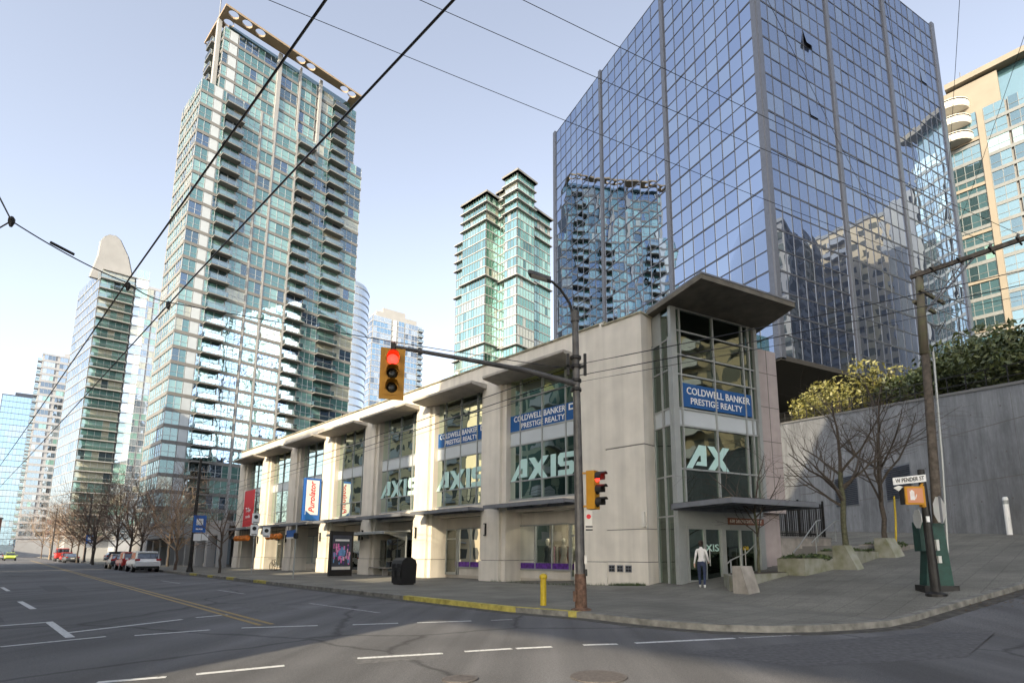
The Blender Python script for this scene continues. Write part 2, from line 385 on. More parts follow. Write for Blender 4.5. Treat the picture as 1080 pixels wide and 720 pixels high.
class MB:
    def __init__(s, M=None):
        s.v = []; s.f = []; s.mi = []; s.mats = []; s.M = M or I4; s.flip = s.M.determinant() < 0
    def mid(s, mat):
        if mat not in s.mats: s.mats.append(mat)
        return s.mats.index(mat)
    def add(s, vs, fs, mat=None):
        b = len(s.v); k = s.mid(mat) if mat else 0
        s.v += [s.M @ Vector(p) for p in vs]
        for f in fs:
            f = [b + i for i in f]
            s.f.append(f[::-1] if s.flip else f); s.mi.append(k)
        return s
    def box(s, x0, x1, y0, y1, z0, z1, mat=None):
        return s.add([(x0,y0,z0),(x1,y0,z0),(x1,y1,z0),(x0,y1,z0),(x0,y0,z1),(x1,y0,z1),(x1,y1,z1),(x0,y1,z1)],
                     [(0,3,2,1),(4,5,6,7),(0,1,5,4),(1,2,6,5),(2,3,7,6),(3,0,4,7)], mat)
    def quad(s, a, b, c, d, mat=None): return s.add([a, b, c, d], [(0,1,2,3)], mat)
    def prism(s, poly, z0, z1, mat=None):
        n = len(poly)
        A = sum(poly[i][0]*poly[(i+1)%n][1]-poly[(i+1)%n][0]*poly[i][1] for i in range(n))
        if A < 0: poly = poly[::-1]
        vs = [(p[0],p[1],z0) for p in poly] + [(p[0],p[1],z1) for p in poly]
        fs = [tuple(range(n))[::-1], tuple(range(n, 2*n))] + [(i,(i+1)%n,n+(i+1)%n,n+i) for i in range(n)]
        return s.add(vs, fs, mat)
    def extrude(s, pts, vec, mat=None):
        """closed 3-D outline pushed along vec"""
        n = len(pts); v = Vector(vec)
        vs = [Vector(p) for p in pts] + [Vector(p) + v for p in pts]
        fs = [tuple(range(n))[::-1], tuple(range(n, 2*n))] + [(i,(i+1)%n,n+(i+1)%n,n+i) for i in range(n)]
        return s.add(vs, fs, mat)
    def tube(s, pts, rads, n=6, mat=None, cap=True):
        pts = [Vector(p) for p in pts]
        if not hasattr(rads, '__len__'): rads = [rads]*len(pts)
        vs = []; fs = []; up = None
        for i, p in enumerate(pts):
            d = (pts[min(i+1,len(pts)-1)] - pts[max(i-1,0)])
            d = d.normalized() if d.length > 1e-9 else Vector((0,0,1))
            if up is None: up = Vector((1,0,0)) if abs(d.x) < .8 else Vector((0,1,0))
            a = d.cross(up).normalized(); b = d.cross(a); up = -b if False else up
            for k in range(n):
                t = 2*math.pi*k/n
                vs.append(p + (a*math.cos(t) + b*math.sin(t))*rads[i])
        for i in range(len(pts)-1):
            for k in range(n):
                fs.append((i*n+k, i*n+(k+1)%n, (i+1)*n+(k+1)%n, (i+1)*n+k))
        if cap: fs += [tuple(range(n))[::-1], tuple(range((len(pts)-1)*n, len(pts)*n))]
        return s.add(vs, fs, mat)
    def lathe(s, c, prof, n=14, mat=None, axis='z'):
        vs = []; fs = []
        for r, z in prof:
            for k in range(n):
                t = 2*math.pi*k/n; a, b = r*math.cos(t), r*math.sin(t)
                q = (a, b, z) if axis == 'z' else ((z, a, b) if axis == 'x' else (a, z, b))
                vs.append((c[0]+q[0], c[1]+q[1], c[2]+q[2]))
        m = len(prof)
        for i in range(m-1):
            for k in range(n): fs.append((i*n+k, i*n+(k+1)%n, (i+1)*n+(k+1)%n, (i+1)*n+k))
        fs += [tuple(range(n))[::-1], tuple(range((m-1)*n, m*n))]
        return s.add(vs, fs, mat)
    def build(s, name, mat=None, parent=None, smooth=False, loc=None, fix=False):
        me = bpy.data.meshes.new(name)
        W = PW[parent] if parent else Matrix.Translation(loc or (0,0,0))
        inv = W.inverted()
        me.from_pydata([inv @ p for p in s.v], [], s.f)
        if s.mats and s.mats[0] is not None and not (len(s.mats) == 1 and mat):
            for q in s.mats: me.materials.append(MT[q])
            me.polygons.foreach_set('material_index', s.mi)
        else: me.materials.append(MT[mat])
        if fix:
            bm = bmesh.new(); bm.from_mesh(me); bmesh.ops.recalc_face_normals(bm, faces=bm.faces); bm.to_mesh(me); bm.free()
        if smooth: me.polygons.foreach_set('use_smooth', [True]*len(me.polygons))
        me.update()
        o = bpy.data.objects.new(name, me); sc.collection.objects.link(o)
        if parent: o.parent = parent; PW[o] = W
        else: o.location = W.translation; PW[o] = W
        return o

def tag(o, label=None, cat=None, group=None, kind=None):
    if label: o['label'] = label
    if cat: o['category'] = cat
    if group: o['group'] = group
    if kind: o['kind'] = kind
    return o
def thing(name, label, cat, loc=(0,0,0), rz=0.0, group=None):
    o = bpy.data.objects.new(name, None); sc.collection.objects.link(o)
    o.empty_display_size = 0.1
    o.location = loc; o.rotation_euler = (0,0,rz)
    PW[o] = Matrix.Translation(loc) @ Matrix.Rotation(rz, 4, 'Z')
    return tag(o, label, cat, group)
def struct(mb, name, mat, loc=None): return tag(mb.build(name, mat, loc=loc), kind='structure')
KIDS = {}
def copy_thing(root, loc, rz, label, scale=1.0, group=None):
    r = root.copy(); sc.collection.objects.link(r); r.location = loc; r.rotation_euler = (0,0,rz); r.scale = (scale,)*3
    r['label'] = label
    if group: r['group'] = group
    for ch in list(root.children):
        c = ch.copy(); sc.collection.objects.link(c); c.parent = r
        for g in list(ch.children):
            d = g.copy(); sc.collection.objects.link(d); d.parent = c
    return r
def text(name, string, size, org, xdir, mat, parent, depth=0.02, align='CENTER', slant=0.0, width=None, updir=(0,0,1)):
    cu = bpy.data.curves.new('t', 'FONT'); cu.body = string; cu.size = size; cu.extrude = depth/2; cu.align_x = align; cu.align_y = 'CENTER'
    cu.offset = size*0.012; cu.shear = slant; cu.resolution_u = 3
    ob = bpy.data.objects.new('t', cu); sc.collection.objects.link(ob)
    dg = bpy.context.evaluated_depsgraph_get()
    me = bpy.data.meshes.new_from_object(ob.evaluated_get(dg))
    bpy.data.objects.remove(ob); bpy.data.curves.remove(cu)
    X = Vector(xdir).normalized(); Z = Vector(updir).normalized(); N = X.cross(Z)
    xs = [v.co.x for v in me.vertices]; w = (max(xs)-min(xs)) or 1
    sx = (width/w) if width else 1.0
    b = MB()
    b.v = [Vector(org) + X*(v.co.x*sx) + Z*v.co.y + N*v.co.z for v in me.vertices]
    b.f = [list(p.vertices) for p in me.polygons]; b.mi = [0]*len(b.f)
    bpy.data.meshes.remove(me)
    return b.build(name, mat, parent)

CAMP = Vector((0,0,1.55))
def panes(parent, name, quads, lim=100, zmin=-1e9):
    """quads: (four world points, material). The nearest become parts, the rest one stuff part."""
    def key(q):
        c = sum((Vector(p) for p in q[0]), Vector())/4
        return (c - CAMP).length + (1e5 if c.z < zmin else 0)
    quads = sorted(quads, key=key)
    for pts, mat in quads[:lim]:
        MB().add(pts, [tuple(range(len(pts)))]).build(name, mat, parent)
    if quads[lim:]:
        b = MB()
        for pts, mat in quads[lim:]: b.add(pts, [tuple(range(len(pts)))], mat)
        tag(b.build(name, None, parent), kind='stuff')
def pick(choices):
    t = random.random()*sum(w for _, w in choices)
    for m, w in choices:
        t -= w
        if t <= 0: return m
    return choices[-1][0]

class Tower:
    """collects the slabs, panes, mullions and balconies of one tower"""
    def __init__(s, name, label, cat, loc, group=None):
        s.root = thing(name, label, cat, loc, 0, group)
        s.body = MB(); s.slab = MB(); s.mull = MB(); s.pan = MB(); s.q = []; s.bal = []; s.rails = []; s.pier = MB()
    def use(s, M):
        for b in (s.body, s.slab, s.mull, s.pan, s.pier): b.M = M; b.flip = M.determinant() < 0
        s.M = M
    def face(s, M, w, z0, nf, fh, cols, glass, band=0.55, proud=0.10, mid=0.45, mt=0.07, groups=None):
        """cols: (x0, x1, kind, panes). kinds: w window, p pale panel, b balcony with glazing behind"""
        s.use(M)
        for k in range(nf):
            z = z0 + k*fh
            s.slab.box(-0.02, w+.02, -.3, proud, z, z+band)
            for ci, (x0, x1, kd, n) in enumerate(cols):
                zb, zt = z+band, z+fh
                if kd == 'p':
                    s.pan.box(x0, x1, -.25, .06, zb, zt)
                    continue
                yy = 0.0 if kd == 'w' else -.12
                base = pick(glass)
                dx = (x1-x0)/n
                for i in range(n):
                    g = base if random.random() < .7 else pick(glass)
                    a, b = x0+i*dx, x0+(i+1)*dx
                    t = random.uniform(-.006, .006); t2 = random.uniform(-.006, .006)
                    s.q.append(([M @ Vector((a,yy,zb)), M @ Vector((b,yy+t,zb)), M @ Vector((b,yy+t+t2,zt)), M @ Vector((a,yy+t2,zt))], g))
                for i in range(n+1):
                    xx = x0+i*dx
                    s.mull.box(xx-mt/2, xx+mt/2, yy-.05, yy+.06, zb, zt)
                if mid:
                    zz = zb+(zt-zb)*mid
                    s.mull.box(x0, x1, yy-.05, yy+.05, zz-.03, zz+.03)
                if kd == 'b':
                    s.bal.append((M, x0, x1, z, fh))
    def finish(s, mats, lim=100, zmin=-1e9, deep=1.5, bal_rail='rail_glass', pane_name='window'):
        if s.body.f: s.body.build('wall', mats['body'], s.root)
        if s.slab.f: s.slab.build('floor_band', mats['slab'], s.root)
        if s.mull.f: s.mull.build('window_frame', mats['mull'], s.root)
        if s.pan.f: s.pan.build('panel', mats.get('panel', 'spandrel_white'), s.root)
        if s.pier.f: s.pier.build('pier', mats.get('pier', mats['slab']), s.root)
        panes(s.root, pane_name, s.q, lim, zmin)
        for M, x0, x1, z, fh in s.bal[:100]:
            b = MB(M).box(x0-.15, x1+.15, .02, deep, z-.02, z+.22)
            p = b.build('balcony', mats.get('bal', mats['slab']), s.root)
            r = MB(M)
            r.box(x0-.12, x1+.12, deep-.06, deep-.03, z+.3, z+1.2, bal_rail); r.box(x0-.12, x0-.09, .1, deep-.06, z+.3, z+1.2, bal_rail); r.box(x1+.09, x1+.12, .1, deep-.06, z+.3, z+1.2, bal_rail)
            r.box(x0-.15, x1+.15, deep-.09, deep-.01, z+1.2, z+1.27, 'mullion_grey')
            r.build('railing', None, p)
        return s.root

# ------------------------------------------------------------------ ground
KD = bd(-44.2)                                    # along the main street, away
K0 = Vector((-.76, 15.02, 0))
BD = bd(62)                                       # along the side street, uphill
K1 = Vector((9.18, 13.02, 0))
corner = [(1.14,13.58),(2.0,12.6),(2.75,11.9),(3.5,11.42),(4.4,11.2),(5.4,11.28),(6.4,11.6),(7.4,12.05)]
far = K0 + KD*330
kerb_path = [(far.x, far.y)] + [((K0+KD*t).x, (K0+KD*t).y) for t in (120, 60, 30, 12, 4, 0)] + corner + [((K1+BD*t).x, (K1+BD*t).y) for t in (0, 5, 12, 25, 52, 110)]

def drape(poly, off, name, mat, cuts=(12.6, 62.6)):
    bm = bmesh.new()
    vs = [bm.verts.new((p[0], p[1], 0)) for p in poly]
    bm.faces.new(vs)
    bmesh.ops.triangulate(bm, faces=bm.faces[:])
    for c in cuts:
        bmesh.ops.bisect_plane(bm, geom=bm.verts[:]+bm.edges[:]+bm.faces[:], plane_co=BD*c, plane_no=BD)
    for v in bm.verts: v.co.z = gz(v.co.x, v.co.y) + off
    bmesh.ops.recalc_face_normals(bm, faces=bm.faces[:])
    for f in bm.faces:
        if f.normal.z < 0: f.normal_flip()
    me = bpy.data.meshes.new(name); bm.to_mesh(me); bm.free()
    me.materials.append(MT[mat])
    o = bpy.data.objects.new(name, me); sc.collection.objects.link(o); o['kind'] = 'structure'
    return o
drape([(-900,-500),(900,-500),(900,1200),(-900,1200)], 0.0, 'road', 'asphalt')
drape(kerb_path + [(300, 250), (300, 700), (-250, 700)], 0.13, 'sidewalk', 'paving')

def offset_path(path, d):
    out = []
    for i, p in enumerate(path):
        a = Vector(path[max(i-1,0)]); b = Vector(path[min(i+1,len(path)-1)])
        t = (b-a).normalized(); out.append((p[0]-t.y*d, p[1]+t.x*d))
    return out
def strip(path, o0, o1, z0, z1, name, mat, sub=1.0):
    """kerb stone following the path between side offsets o0 and o1"""
    fine = []
    for i in range(len(path)-1):
        a, b = Vector(path[i]), Vector(path[i+1]); n = max(1, int((b-a).length/ (sub if (b-a).length < 40 else 10)))
        for k in range(n): fine.append(tuple(a+(b-a)*k/n))
    fine.append(path[-1])
    A = offset_path(fine, o0); B = offset_path(fine, o1)
    b = MB()
    for i in range(len(fine)-1):
        P = [A[i], A[i+1], B[i+1], B[i]]
        zs = [gz(*p) for p in P]
        b.add([(p[0],p[1],z+z1) for p,z in zip(P,zs)] + [(p[0],p[1],z+z0) for p,z in zip(P,zs)],
              [(0,1,2,3),(0,4,5,1),(3,2,6,7)])
    o = b.build(name, mat, fix=True); o['kind'] = 'structure'; return o
strip(kerb_path, -.03, .17, -.05, .138, 'kerb', 'kerb')
yk = [((K0+KD*t).x, (K0+KD*t).y) for t in (5.5, 3, 1, 0)] + [(.2, 14.35), (.9, 13.75)]
strip(yk, -.036, .174, -.04, .142, 'kerb_paint', 'kerb_yellow')
for t0, t1 in ((19, 21), (24.5, 26), (29, 30.2), (33, 35)):
    strip([((K0+KD*t1).x, (K0+KD*t1).y), ((K0+KD*t0).x, (K0+KD*t0).y)], -.036, .174, -.04, .142, 'kerb_paint', 'kerb_yellow')
# planting/gutter strip of darker cracked asphalt at the kerb foot on the hill is left to the material

# road markings (each a painted sheet a few mm over the asphalt)
def stripe(a, b, w, mat='paint_white'):
    a = Vector(a); b = Vector(b); t = (b-a).normalized(); n = Vector((-t.y, t.x))*w/2
    m = MB()
    k = max(1, int((b-a).length/2.5))
    for i in range(k):
        p = a+(b-a)*i/k; q = a+(b-a)*(i+1)/k
        m.add([(c.x, c.y, gz(c.x, c.y)+.005) for c in (p+n, q+n, q-n, p-n)], [(0,1,2,3)])
    o = m.build('road_marking', mat, fix=True); o['kind'] = 'structure'
for a, b, w, mt in (
    ((-9.05,9.55),(-8.18,10.70),.11,'paint_white'), ((-7.73,10.82),(-6.76,11.61),.11,'paint_white'), ((-6.27,11.90),(-4.83,12.28),.11,'paint_white'),
    ((-4.12,12.42),(-3.19,12.69),.11,'paint_white'), ((-2.78,12.77),(-1.60,13.11),.11,'paint_white'), ((-1.15,13.21),(-.67,13.40),.11,'paint_worn'),
    ((-12.4,11.3),(-11.19,12.85),.16,'paint_white'), ((-11.25,12.95),(-8.75,10.58),.14,'paint_white'), ((-9.32,11.21),(-8.49,13.40),.14,'paint_white'), ((-8.39,13.78),(-7.98,14.41),.12,'paint_white'),
    ((-5.38,6.98),(-4.74,7.28),.12,'paint_white'), ((-4.46,7.44),(-3.57,7.99),.13,'paint_white'), ((-2.73,8.53),(-1.53,8.94),.13,'paint_white'), ((-1.21,9.10),(-.47,9.37),.12,'paint_white'),
    ((-.40,9.38),(.19,9.55),.13,'paint_white'), ((.73,9.73),(1.33,9.83),.12,'paint_white'), ((1.65,9.93),(3.58,10.48),.12,'paint_white'), ((3.68,10.52),(5.99,11.21),.10,'paint_worn'),
    ((-24.78,25.79),(-22.03,23.24),.14,'paint_white'), ((-16.91,18.28),(-14.25,15.85),.14,'paint_white'), ((-32.6,33.1),(-29.9,30.5),.14,'paint_white'), ((-40.4,40.4),(-37.7,37.8),.14,'paint_white'),
    ((-7.21,17.61),(-4.24,14.86),.10,'paint_worn'), ((-13.69,23.83),(-11.40,21.64),.10,'paint_worn'), ((-21.66,31.95),(-18.64,28.97),.10,'paint_worn'),
    ((-110,120.1),(-5.92,12.51),.11,'paint_yellow'), ((-110.16,119.9),(-6.09,12.33),.11,'paint_yellow'),
    ((11.2,11.9),(12.2,12.5),.12,'paint_white'), ((13.2,13.0),(14.3,13.6),.12,'paint_white')):
    stripe(a, b, w, mt)

plain('asphalt_patch', (0.094, 0.094, 0.098), 0.85, var=0.3, scale=12, bump=0.4)
plain('asphalt_old', (0.125, 0.125, 0.125), 0.85, var=0.3, scale=10, bump=0.4)
plain('gutter_dirt', (0.07, 0.066, 0.058), 0.9, var=0.5, scale=5)
def sheet(pts, mat, name='road_patch', dz=.003):
    m = MB().add([(x, y, gz(x, y)+dz) for x, y in pts], [tuple(range(len(pts)))])
    o = m.build(name, mat, fix=True); o['kind'] = 'structure'
sheet([(2.2,9.0),(4.3,9.9),(7.6,11.2),(8.8,11.0),(6.4,8.6),(3.6,7.9)], 'asphalt_patch')
sheet([(-15.5,14.6),(-12.9,12.2),(-12.2,12.9),(-14.8,15.3)], 'asphalt_patch')
sheet([(-9.5,17.2),(-7.4,15.1),(-6.7,15.8),(-8.8,17.9)], 'asphalt_old')
sheet([(-2.6,8.1),(-1.5,8.55),(-1.75,9.1),(-2.85,8.65)], 'asphalt_old')
sheet([(-24,26.8),(-20,22.8),(-19.4,23.4),(-23.4,27.4)], 'asphalt_patch')
sheet([(-33,38.5),(-27,32.4),(-26.2,33.2),(-32.2,39.3)], 'asphalt_old')
strip(kerb_path, -.38, -.03, -.02, .006, 'gutter', 'gutter_dirt')

def manhole(x, y, r, label):
    t = thing('manhole_cover', label, 'manhole cover', (x, y, gz(x,y)+.004))
    MB(PW[t]).lathe((0,0,0), [(r,0),(r,.012),(r*.93,.012)], 28).build('rim', 'iron', t)
    b = MB(PW[t])
    b.lathe((0,0,0), [(r*.9,0),(r*.9,.008)], 28)
    for i in range(-5,6):
        w = math.sqrt(max(0.01, .81 - (i/6)**2))*r
        b.box(i*r/6-.012, i*r/6+.012, -w*.92, w*.92, .009, .014); 
    b.build('lid', 'iron', t)
manhole(.74, 7.28, .36, 'round cast iron cover set in the asphalt nearest the camera')
manhole(-1.0, 7.15, .22, 'small round iron cover in the asphalt beside the bigger one')

# ------------------------------------------------------------------ the low commercial building
C0 = Vector((4.27, 22.14, 0))
PF = frame(C0, -46.3, -1)                          # x away down the street, y out to the street
PD = bd(-46.3)
E0 = Vector((5.26, 21.44, 0))
EF = frame(E0, 62, 1)                              # x up the hill, y out to the forecourt
pod = thing('shop_building', 'low beige three-storey shop building with seven tall glazed bays and a glass corner', 'building', C0)
PL = [2.95] + [9.6+6.45*k for k in range(6)] + [48.0]
def bay(k): return PL[k]+.95, PL[k+1]-.95, (PL[k]+PL[k+1])/2
b = MB(PF)                                          # masonry
b.box(0, 2.02, -.85, -.02, -.3, 1.18); b.box(.0, 2.02, -.85, -.02, 1.21, 2.50); b.box(0, 2.02, -.85, -.02, 2.53, 5.98); b.box(0, 2.02, -.85, -.02, 6.03, 11.7)
b.box(2.02, 49.1, -.75, -.2, 10.73, 11.9)
b.box(2.02, 2.25, -.8, -.05, 9.9, 11.9)
for i, x in enumerate(PL):
    lo, hi = (x-.93, x+.75) if i == 0 else (x-.7, x+.7)
    b.box(lo, hi, -1.9, -.04, 1.2, 10.75); b.box(lo-.03, hi+.03, -1.9, 0.02, -.3, 1.17)
    if i: b.box(x-1.0, x-.7, -1.9, -.22, 1.2, 10.73); b.box(x-1.03, x-.73, -1.9, -.18, -.3, 1.17)
    if i < 7: b.box(hi, x+1.0, -1.9, -.22, 1.2, 10.73); b.box(hi+.03, x+1.03, -1.9, -.18, -.3, 1.17)
for k in range(7):
    x0, x1, xc = bay(k)
    b.box(x0-.02, x1+.02, -.9, -.42, 3.62, 4.18)     # band under the glazing
b.build('facade_wall', 'stucco', pod)
for z0, z1 in ((1.18,1.21),(2.50,2.53),(5.98,6.03)): MB(PF).box(.03, 2.0, -.82, -.05, z0, z1).build('joint', 'groove', pod)
for i, x in enumerate(PL): MB(PF).box(x-.68, x+.68, -1.8, -.07, 1.17, 1.2).build('joint', 'groove', pod)
c = MB(PF); c.box(1.98, 49.2, -.85, -.12, 11.9, 11.97); c.box(-.06, 2.06, -.9, .04, 11.7, 11.78)
c.build('coping', 'coping', pod)
w = MB(PF)
w.box(2.2, 49, -12.0, -11.7, 0, 11.5); w.box(48.8, 49.05, -12, -1.9, -.3, 11.9); w.box(.2, 49, -12, -.8, 11.2, 11.45)
w.build('back_wall', 'stucco_dark', pod)
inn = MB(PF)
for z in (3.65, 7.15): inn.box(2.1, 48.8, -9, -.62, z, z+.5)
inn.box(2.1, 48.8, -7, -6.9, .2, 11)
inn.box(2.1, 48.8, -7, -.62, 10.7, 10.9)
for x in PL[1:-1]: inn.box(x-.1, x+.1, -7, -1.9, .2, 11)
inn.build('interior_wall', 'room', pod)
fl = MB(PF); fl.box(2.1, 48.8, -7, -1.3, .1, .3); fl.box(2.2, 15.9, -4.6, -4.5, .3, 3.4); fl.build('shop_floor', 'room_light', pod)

# glazing of the bays
VR = (0, .17, .5, .83, 1)
q = []
for k in range(7):
    fr = MB(PF)
    x0, x1, xc = bay(k); L = x1-x0; y = -.55
    xs = [x0 + L*r for r in VR]
    lev = [(4.25,5.2),(5.2,7.08),(7.82,9.55),(9.55,10.73)]
    for z0, z1 in lev:
        for i in range(4):
            t, t2 = random.uniform(-.008,.008), random.uniform(-.008,.008)
            q.append(([PF @ Vector(p) for p in ((xs[i],y,z0),(xs[i+1],y+t,z0),(xs[i+1],y+t+t2,z1),(xs[i],y+t2,z1))], 'pod_glass'))
        fr.box(x0, x1, y-.06, y+.05, z0-.035, z0+.035)
    for x in xs: fr.box(x-.035, x+.035, y-.06, y+.07, 4.18, 10.73)
    fr.box(x0, x1, y-.06, y+.05, 7.05, 7.11); fr.box(x0, x1, y-.1, y+.1, 4.16, 4.27)
    fr.build('window_frame', 'alu', pod)
    for i in range(4): MB(PF).box(xs[i]+.036, xs[i+1]-.036, y-.04, y+.02, 7.12, 7.78).build('spandrel_panel', 'spandrel_white', pod)
panes(pod, 'window', q, 100)
# shopfronts
sq = []
for k in range(7):
    x0, x1, xc = bay(k); y = -1.35; sf = MB(PF)
    MB(PF).box(x0-.1, x1+.1, y-.2, y+.03, -.2, .72).build('bulkhead', 'stucco_dark', pod); MB(PF).box(x0-.1, x1+.1, y-.2, y+.02, 2.98, 3.62).build('fascia', 'stucco_dark', pod)
    door = x0+.1 if k % 2 == 0 else x1-1.2
    a, bb = (x0+1.3, x1) if k % 2 == 0 else (x0, x1-1.3)
    n = 3; dx = (bb-a)/n
    for i in range(n):
        sq.append(([PF @ Vector(p) for p in ((a+i*dx,y+.05,.75),(a+(i+1)*dx,y+.05,.75),(a+(i+1)*dx,y+.05,2.96),(a+i*dx,y+.05,2.96))], 'shop_glass'))
        sf.box(a+i*dx-.03, a+i*dx+.03, y, y+.1, .72, 2.98)
    sf.box(bb-.04, bb+.04, y, y+.1, .3, 2.98); sf.box(a, bb, y, y+.1, .70, .78); sf.box(a, bb, y, y+.1, 2.93, 3.0)
    sf.build('shopfront_frame', 'alu', pod)
    # door in its frame
    dm = MB(PF)
    dm.box(door, door+.07, y+.03, y+.12, .3, 2.97); dm.box(door+1.03, door+1.1, y+.03, y+.12, .3, 2.97); dm.box(door, door+1.1, y+.03, y+.12, 2.35, 2.42); dm.box(door, door+1.1, y+.03, y+.12, 2.9, 2.97); dm.box(door, door+1.1, y+.03, y+.12, .3, .45)
    d = dm.build('door', 'alu', pod)
    MB(PF).box(door+.07, door+1.03, y+.06, y+.075, .45, 2.35).box(door+.07, door+1.03, y+.06, y+.075, 2.42, 2.9).build('pane', 'shop_glass', d)
    MB(PF).tube([(door+.95, y+.17, 1.0),(door+.95, y+.17, 1.5)], .015, 6).build('handle', 'alu_light', d)
panes(pod, 'shop_window', sq, 100)
# upper concrete canopies and lower steel canopies
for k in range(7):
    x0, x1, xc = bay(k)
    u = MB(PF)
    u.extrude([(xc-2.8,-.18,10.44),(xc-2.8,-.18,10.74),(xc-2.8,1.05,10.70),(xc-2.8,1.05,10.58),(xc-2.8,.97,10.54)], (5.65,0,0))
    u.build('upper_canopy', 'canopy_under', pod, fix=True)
    m = MB(PF); zc = 3.86
    m.box(xc-2.7, xc+2.7, .92, 1.0, zc-.12, zc+.06); m.box(xc-2.7, xc+2.7, -.4, -.32, zc-.1, zc+.06)
    for i in range(6):
        xx = xc-2.7+i*5.4/5; m.box(xx-.04, xx+.04, -.4, .95, zc-.08, zc+.05)
    cn = m.build('lower_canopy', 'steel_grey', pod)
    MB(PF).box(xc-2.66, xc+2.66, -.36, .93, zc+.06, zc+.08).build('glass_cover', 'roof_glass', cn)
# wall lamps on the piers
for x in PL[1:-1]:
    t = MB(PF).box(x+.25, x+.37, -.02, .10, 2.45, 3.1).build('wall_lamp', 'black_metal', pod)
    MB(PF).box(x+.27, x+.35, .10, .115, 2.5, 3.05).build('diffuser', 'offwhite', t)
for i in range(3):
    vt = MB(PF).box(.78+i*.42, 1.08+i*.42, -.02, .012, .78, 1.06).build('vent', 'steel_grey', pod)
    mv = MB(PF)
    for j in range(2):
        for jj in range(2): mv.box(.81+i*.42+j*.13, .91+i*.42+j*.13, .012, .018, .82+jj*.12, .9+jj*.12)
    mv.build('slot', 'black', vt)
MB(PF).box(.05, .17, -.02, .1, 2.6, 3.2).build('wall_lamp', 'offwhite', pod)
# ceiling lamps and stock inside the nearest bays
for (x, yy) in ((4.6,-1.6),(5.8,-3.0),(4.9,-4.4),(7.2,-2.0)):
    MB(PF).lathe((x,yy,10.3), [(.12,.3),(.34,0),(.34,-.06),(.1,-.06)], 14).build('ceiling_lamp', 'lamp_warm', pod)
for x in (4.6, 7.0, 11.5, 13.5):
    MB(PF).box(x-.6, x+.6, -3.2, -2.9, 3.45, 3.52).build('ceiling_lamp', 'lamp_shop', pod)
# lettering on the glass (inside face of each bay: part of the building)
RX = -PD                                            # reading direction for someone in the street
OUT = Vector((PF[0][1], PF[1][1], 0))
def logo(org, xdir, out, h, parent, chars='AXIS'):
    """pale cut-vinyl block capitals; slanted, A without a crossbar"""
    X = Vector(xdir).normalized(); O = Vector(org); 
    P = lambda x, z: O + X*(x*h) + Vector((0,0,z*h)) + out*.0
    G = {'A': [[(-.1,0),(.22,0),(.62,.55),(.70,.55),(.70,.30),(.52,.30),(.40,.14),(1.02,.14),(1.02,1),(.62,1)]],
         'X': [[(1.10,1),(1.48,1),(1.72,.68),(1.98,1),(2.36,1),(1.92,.48),(2.30,0),(1.92,0),(1.70,.27),(1.46,0),(1.08,0),(1.50,.5)]],
         'I': [[(2.48,0),(2.80,0),(2.80,1),(2.48,1)]],
         'S': [[(2.92,0),(3.72,0),(3.88,.14),(3.88,.46),(3.74,.60),(3.24,.60),(3.24,.76),(3.86,.76),(3.86,1),(3.06,1),(2.92,.86),(2.92,.54),(3.06,.40),(3.56,.40),(3.56,.24),(2.92,.24)]]}
    for ch in chars:
        m = MB()
        for poly in G[ch]: m.extrude([P(*p) for p in poly], out*.012)
        m.build('letter', 'mint', parent, fix=True)
for k in (0, 1, 2):
    x0, x1, xc = bay(k)
    logo(PF @ Vector((xc+2.15, -.51, 5.22)), RX, OUT, 1.10, pod)
for k in (0, 1):
    x0, x1, xc = bay(k)
    bd_ = MB(PF).box(x0+.02, x1-.02, -.53, -.515, 7.84, 8.72).build('sign_band', 'blue_sign', pod)
    text('lettering', 'COLDWELL BANKER', .42, PF @ Vector((xc+.25, -.50, 8.48)), RX, 'white', bd_, .01, width=3.6)
    text('lettering', 'PRESTIGE REALTY', .38, PF @ Vector((xc, -.50, 8.07)), RX, 'white', bd_, .01, width=3.0)
    e = MB(PF); e.box(xc-2.15, xc-2.08, -.51, -.498, 8.34, 8.66); e.box(xc-1.84, xc-1.77, -.51, -.498, 8.34, 8.66); e.box(xc-2.08, xc-1.84, -.51, -.498, 8.59, 8.66); e.box(xc-2.08, xc-1.84, -.51, -.498, 8.34, 8.41)
    e.build('emblem', 'white', bd_)
# pale shop-window stock and the purple strip
for k, xs in ((0, (6.2, 7.0, 7.8)), (1, (11.6, 12.6, 13.6, 14.3))):
    x0, x1, xc = bay(k)
    MB(PF).box(x0+.05, x1-1.0 if k else x1-.1, -1.285, -1.28, .78, 1.06).build('window_strip', 'purple', pod)

def mannequin(x, k, col):
    base = PF @ Vector((x, -2.1, .3))
    t = thing('mannequin', {0:'pale mannequin in a long dress behind the shop window nearest the street pole',1:'pale mannequin in a dark suit behind the shop window nearest the street pole',2:'mannequin in a blue dress behind the second shop window',3:'mannequin in a white gown behind the second shop window'}[k], 'mannequin', base, 0, 'mannequins in the shop windows')
    M = PW[t]
    MB(M).lathe((0,0,0), [(.22,0),(.22,.03),(.03,.05),(.03,.6)], 12).build('stand', 'steel_grey', t)
    MB(M).lathe((0,0,0), [(.30,.35),(.26,.6),(.17,1.0),(.14,1.15),(.19,1.35),(.21,1.5),(.12,1.6),(.06,1.64)], 14).build('dress', col, t, smooth=True)
    MB(M).lathe((0,0,0), [(.05,1.62),(.055,1.7),(.09,1.76),(.105,1.85),(.09,1.95),(.03,2.0)], 12).build('head', 'offwhite', t, smooth=True)
stock = [('black',.35,1.5),('pale_concrete',.3,1.2),('orange',.25,.9),('offwhite',.4,1.7),('blue_board',.3,1.1),('poster_rose',.3,1.4)]
rs = random.Random(12)
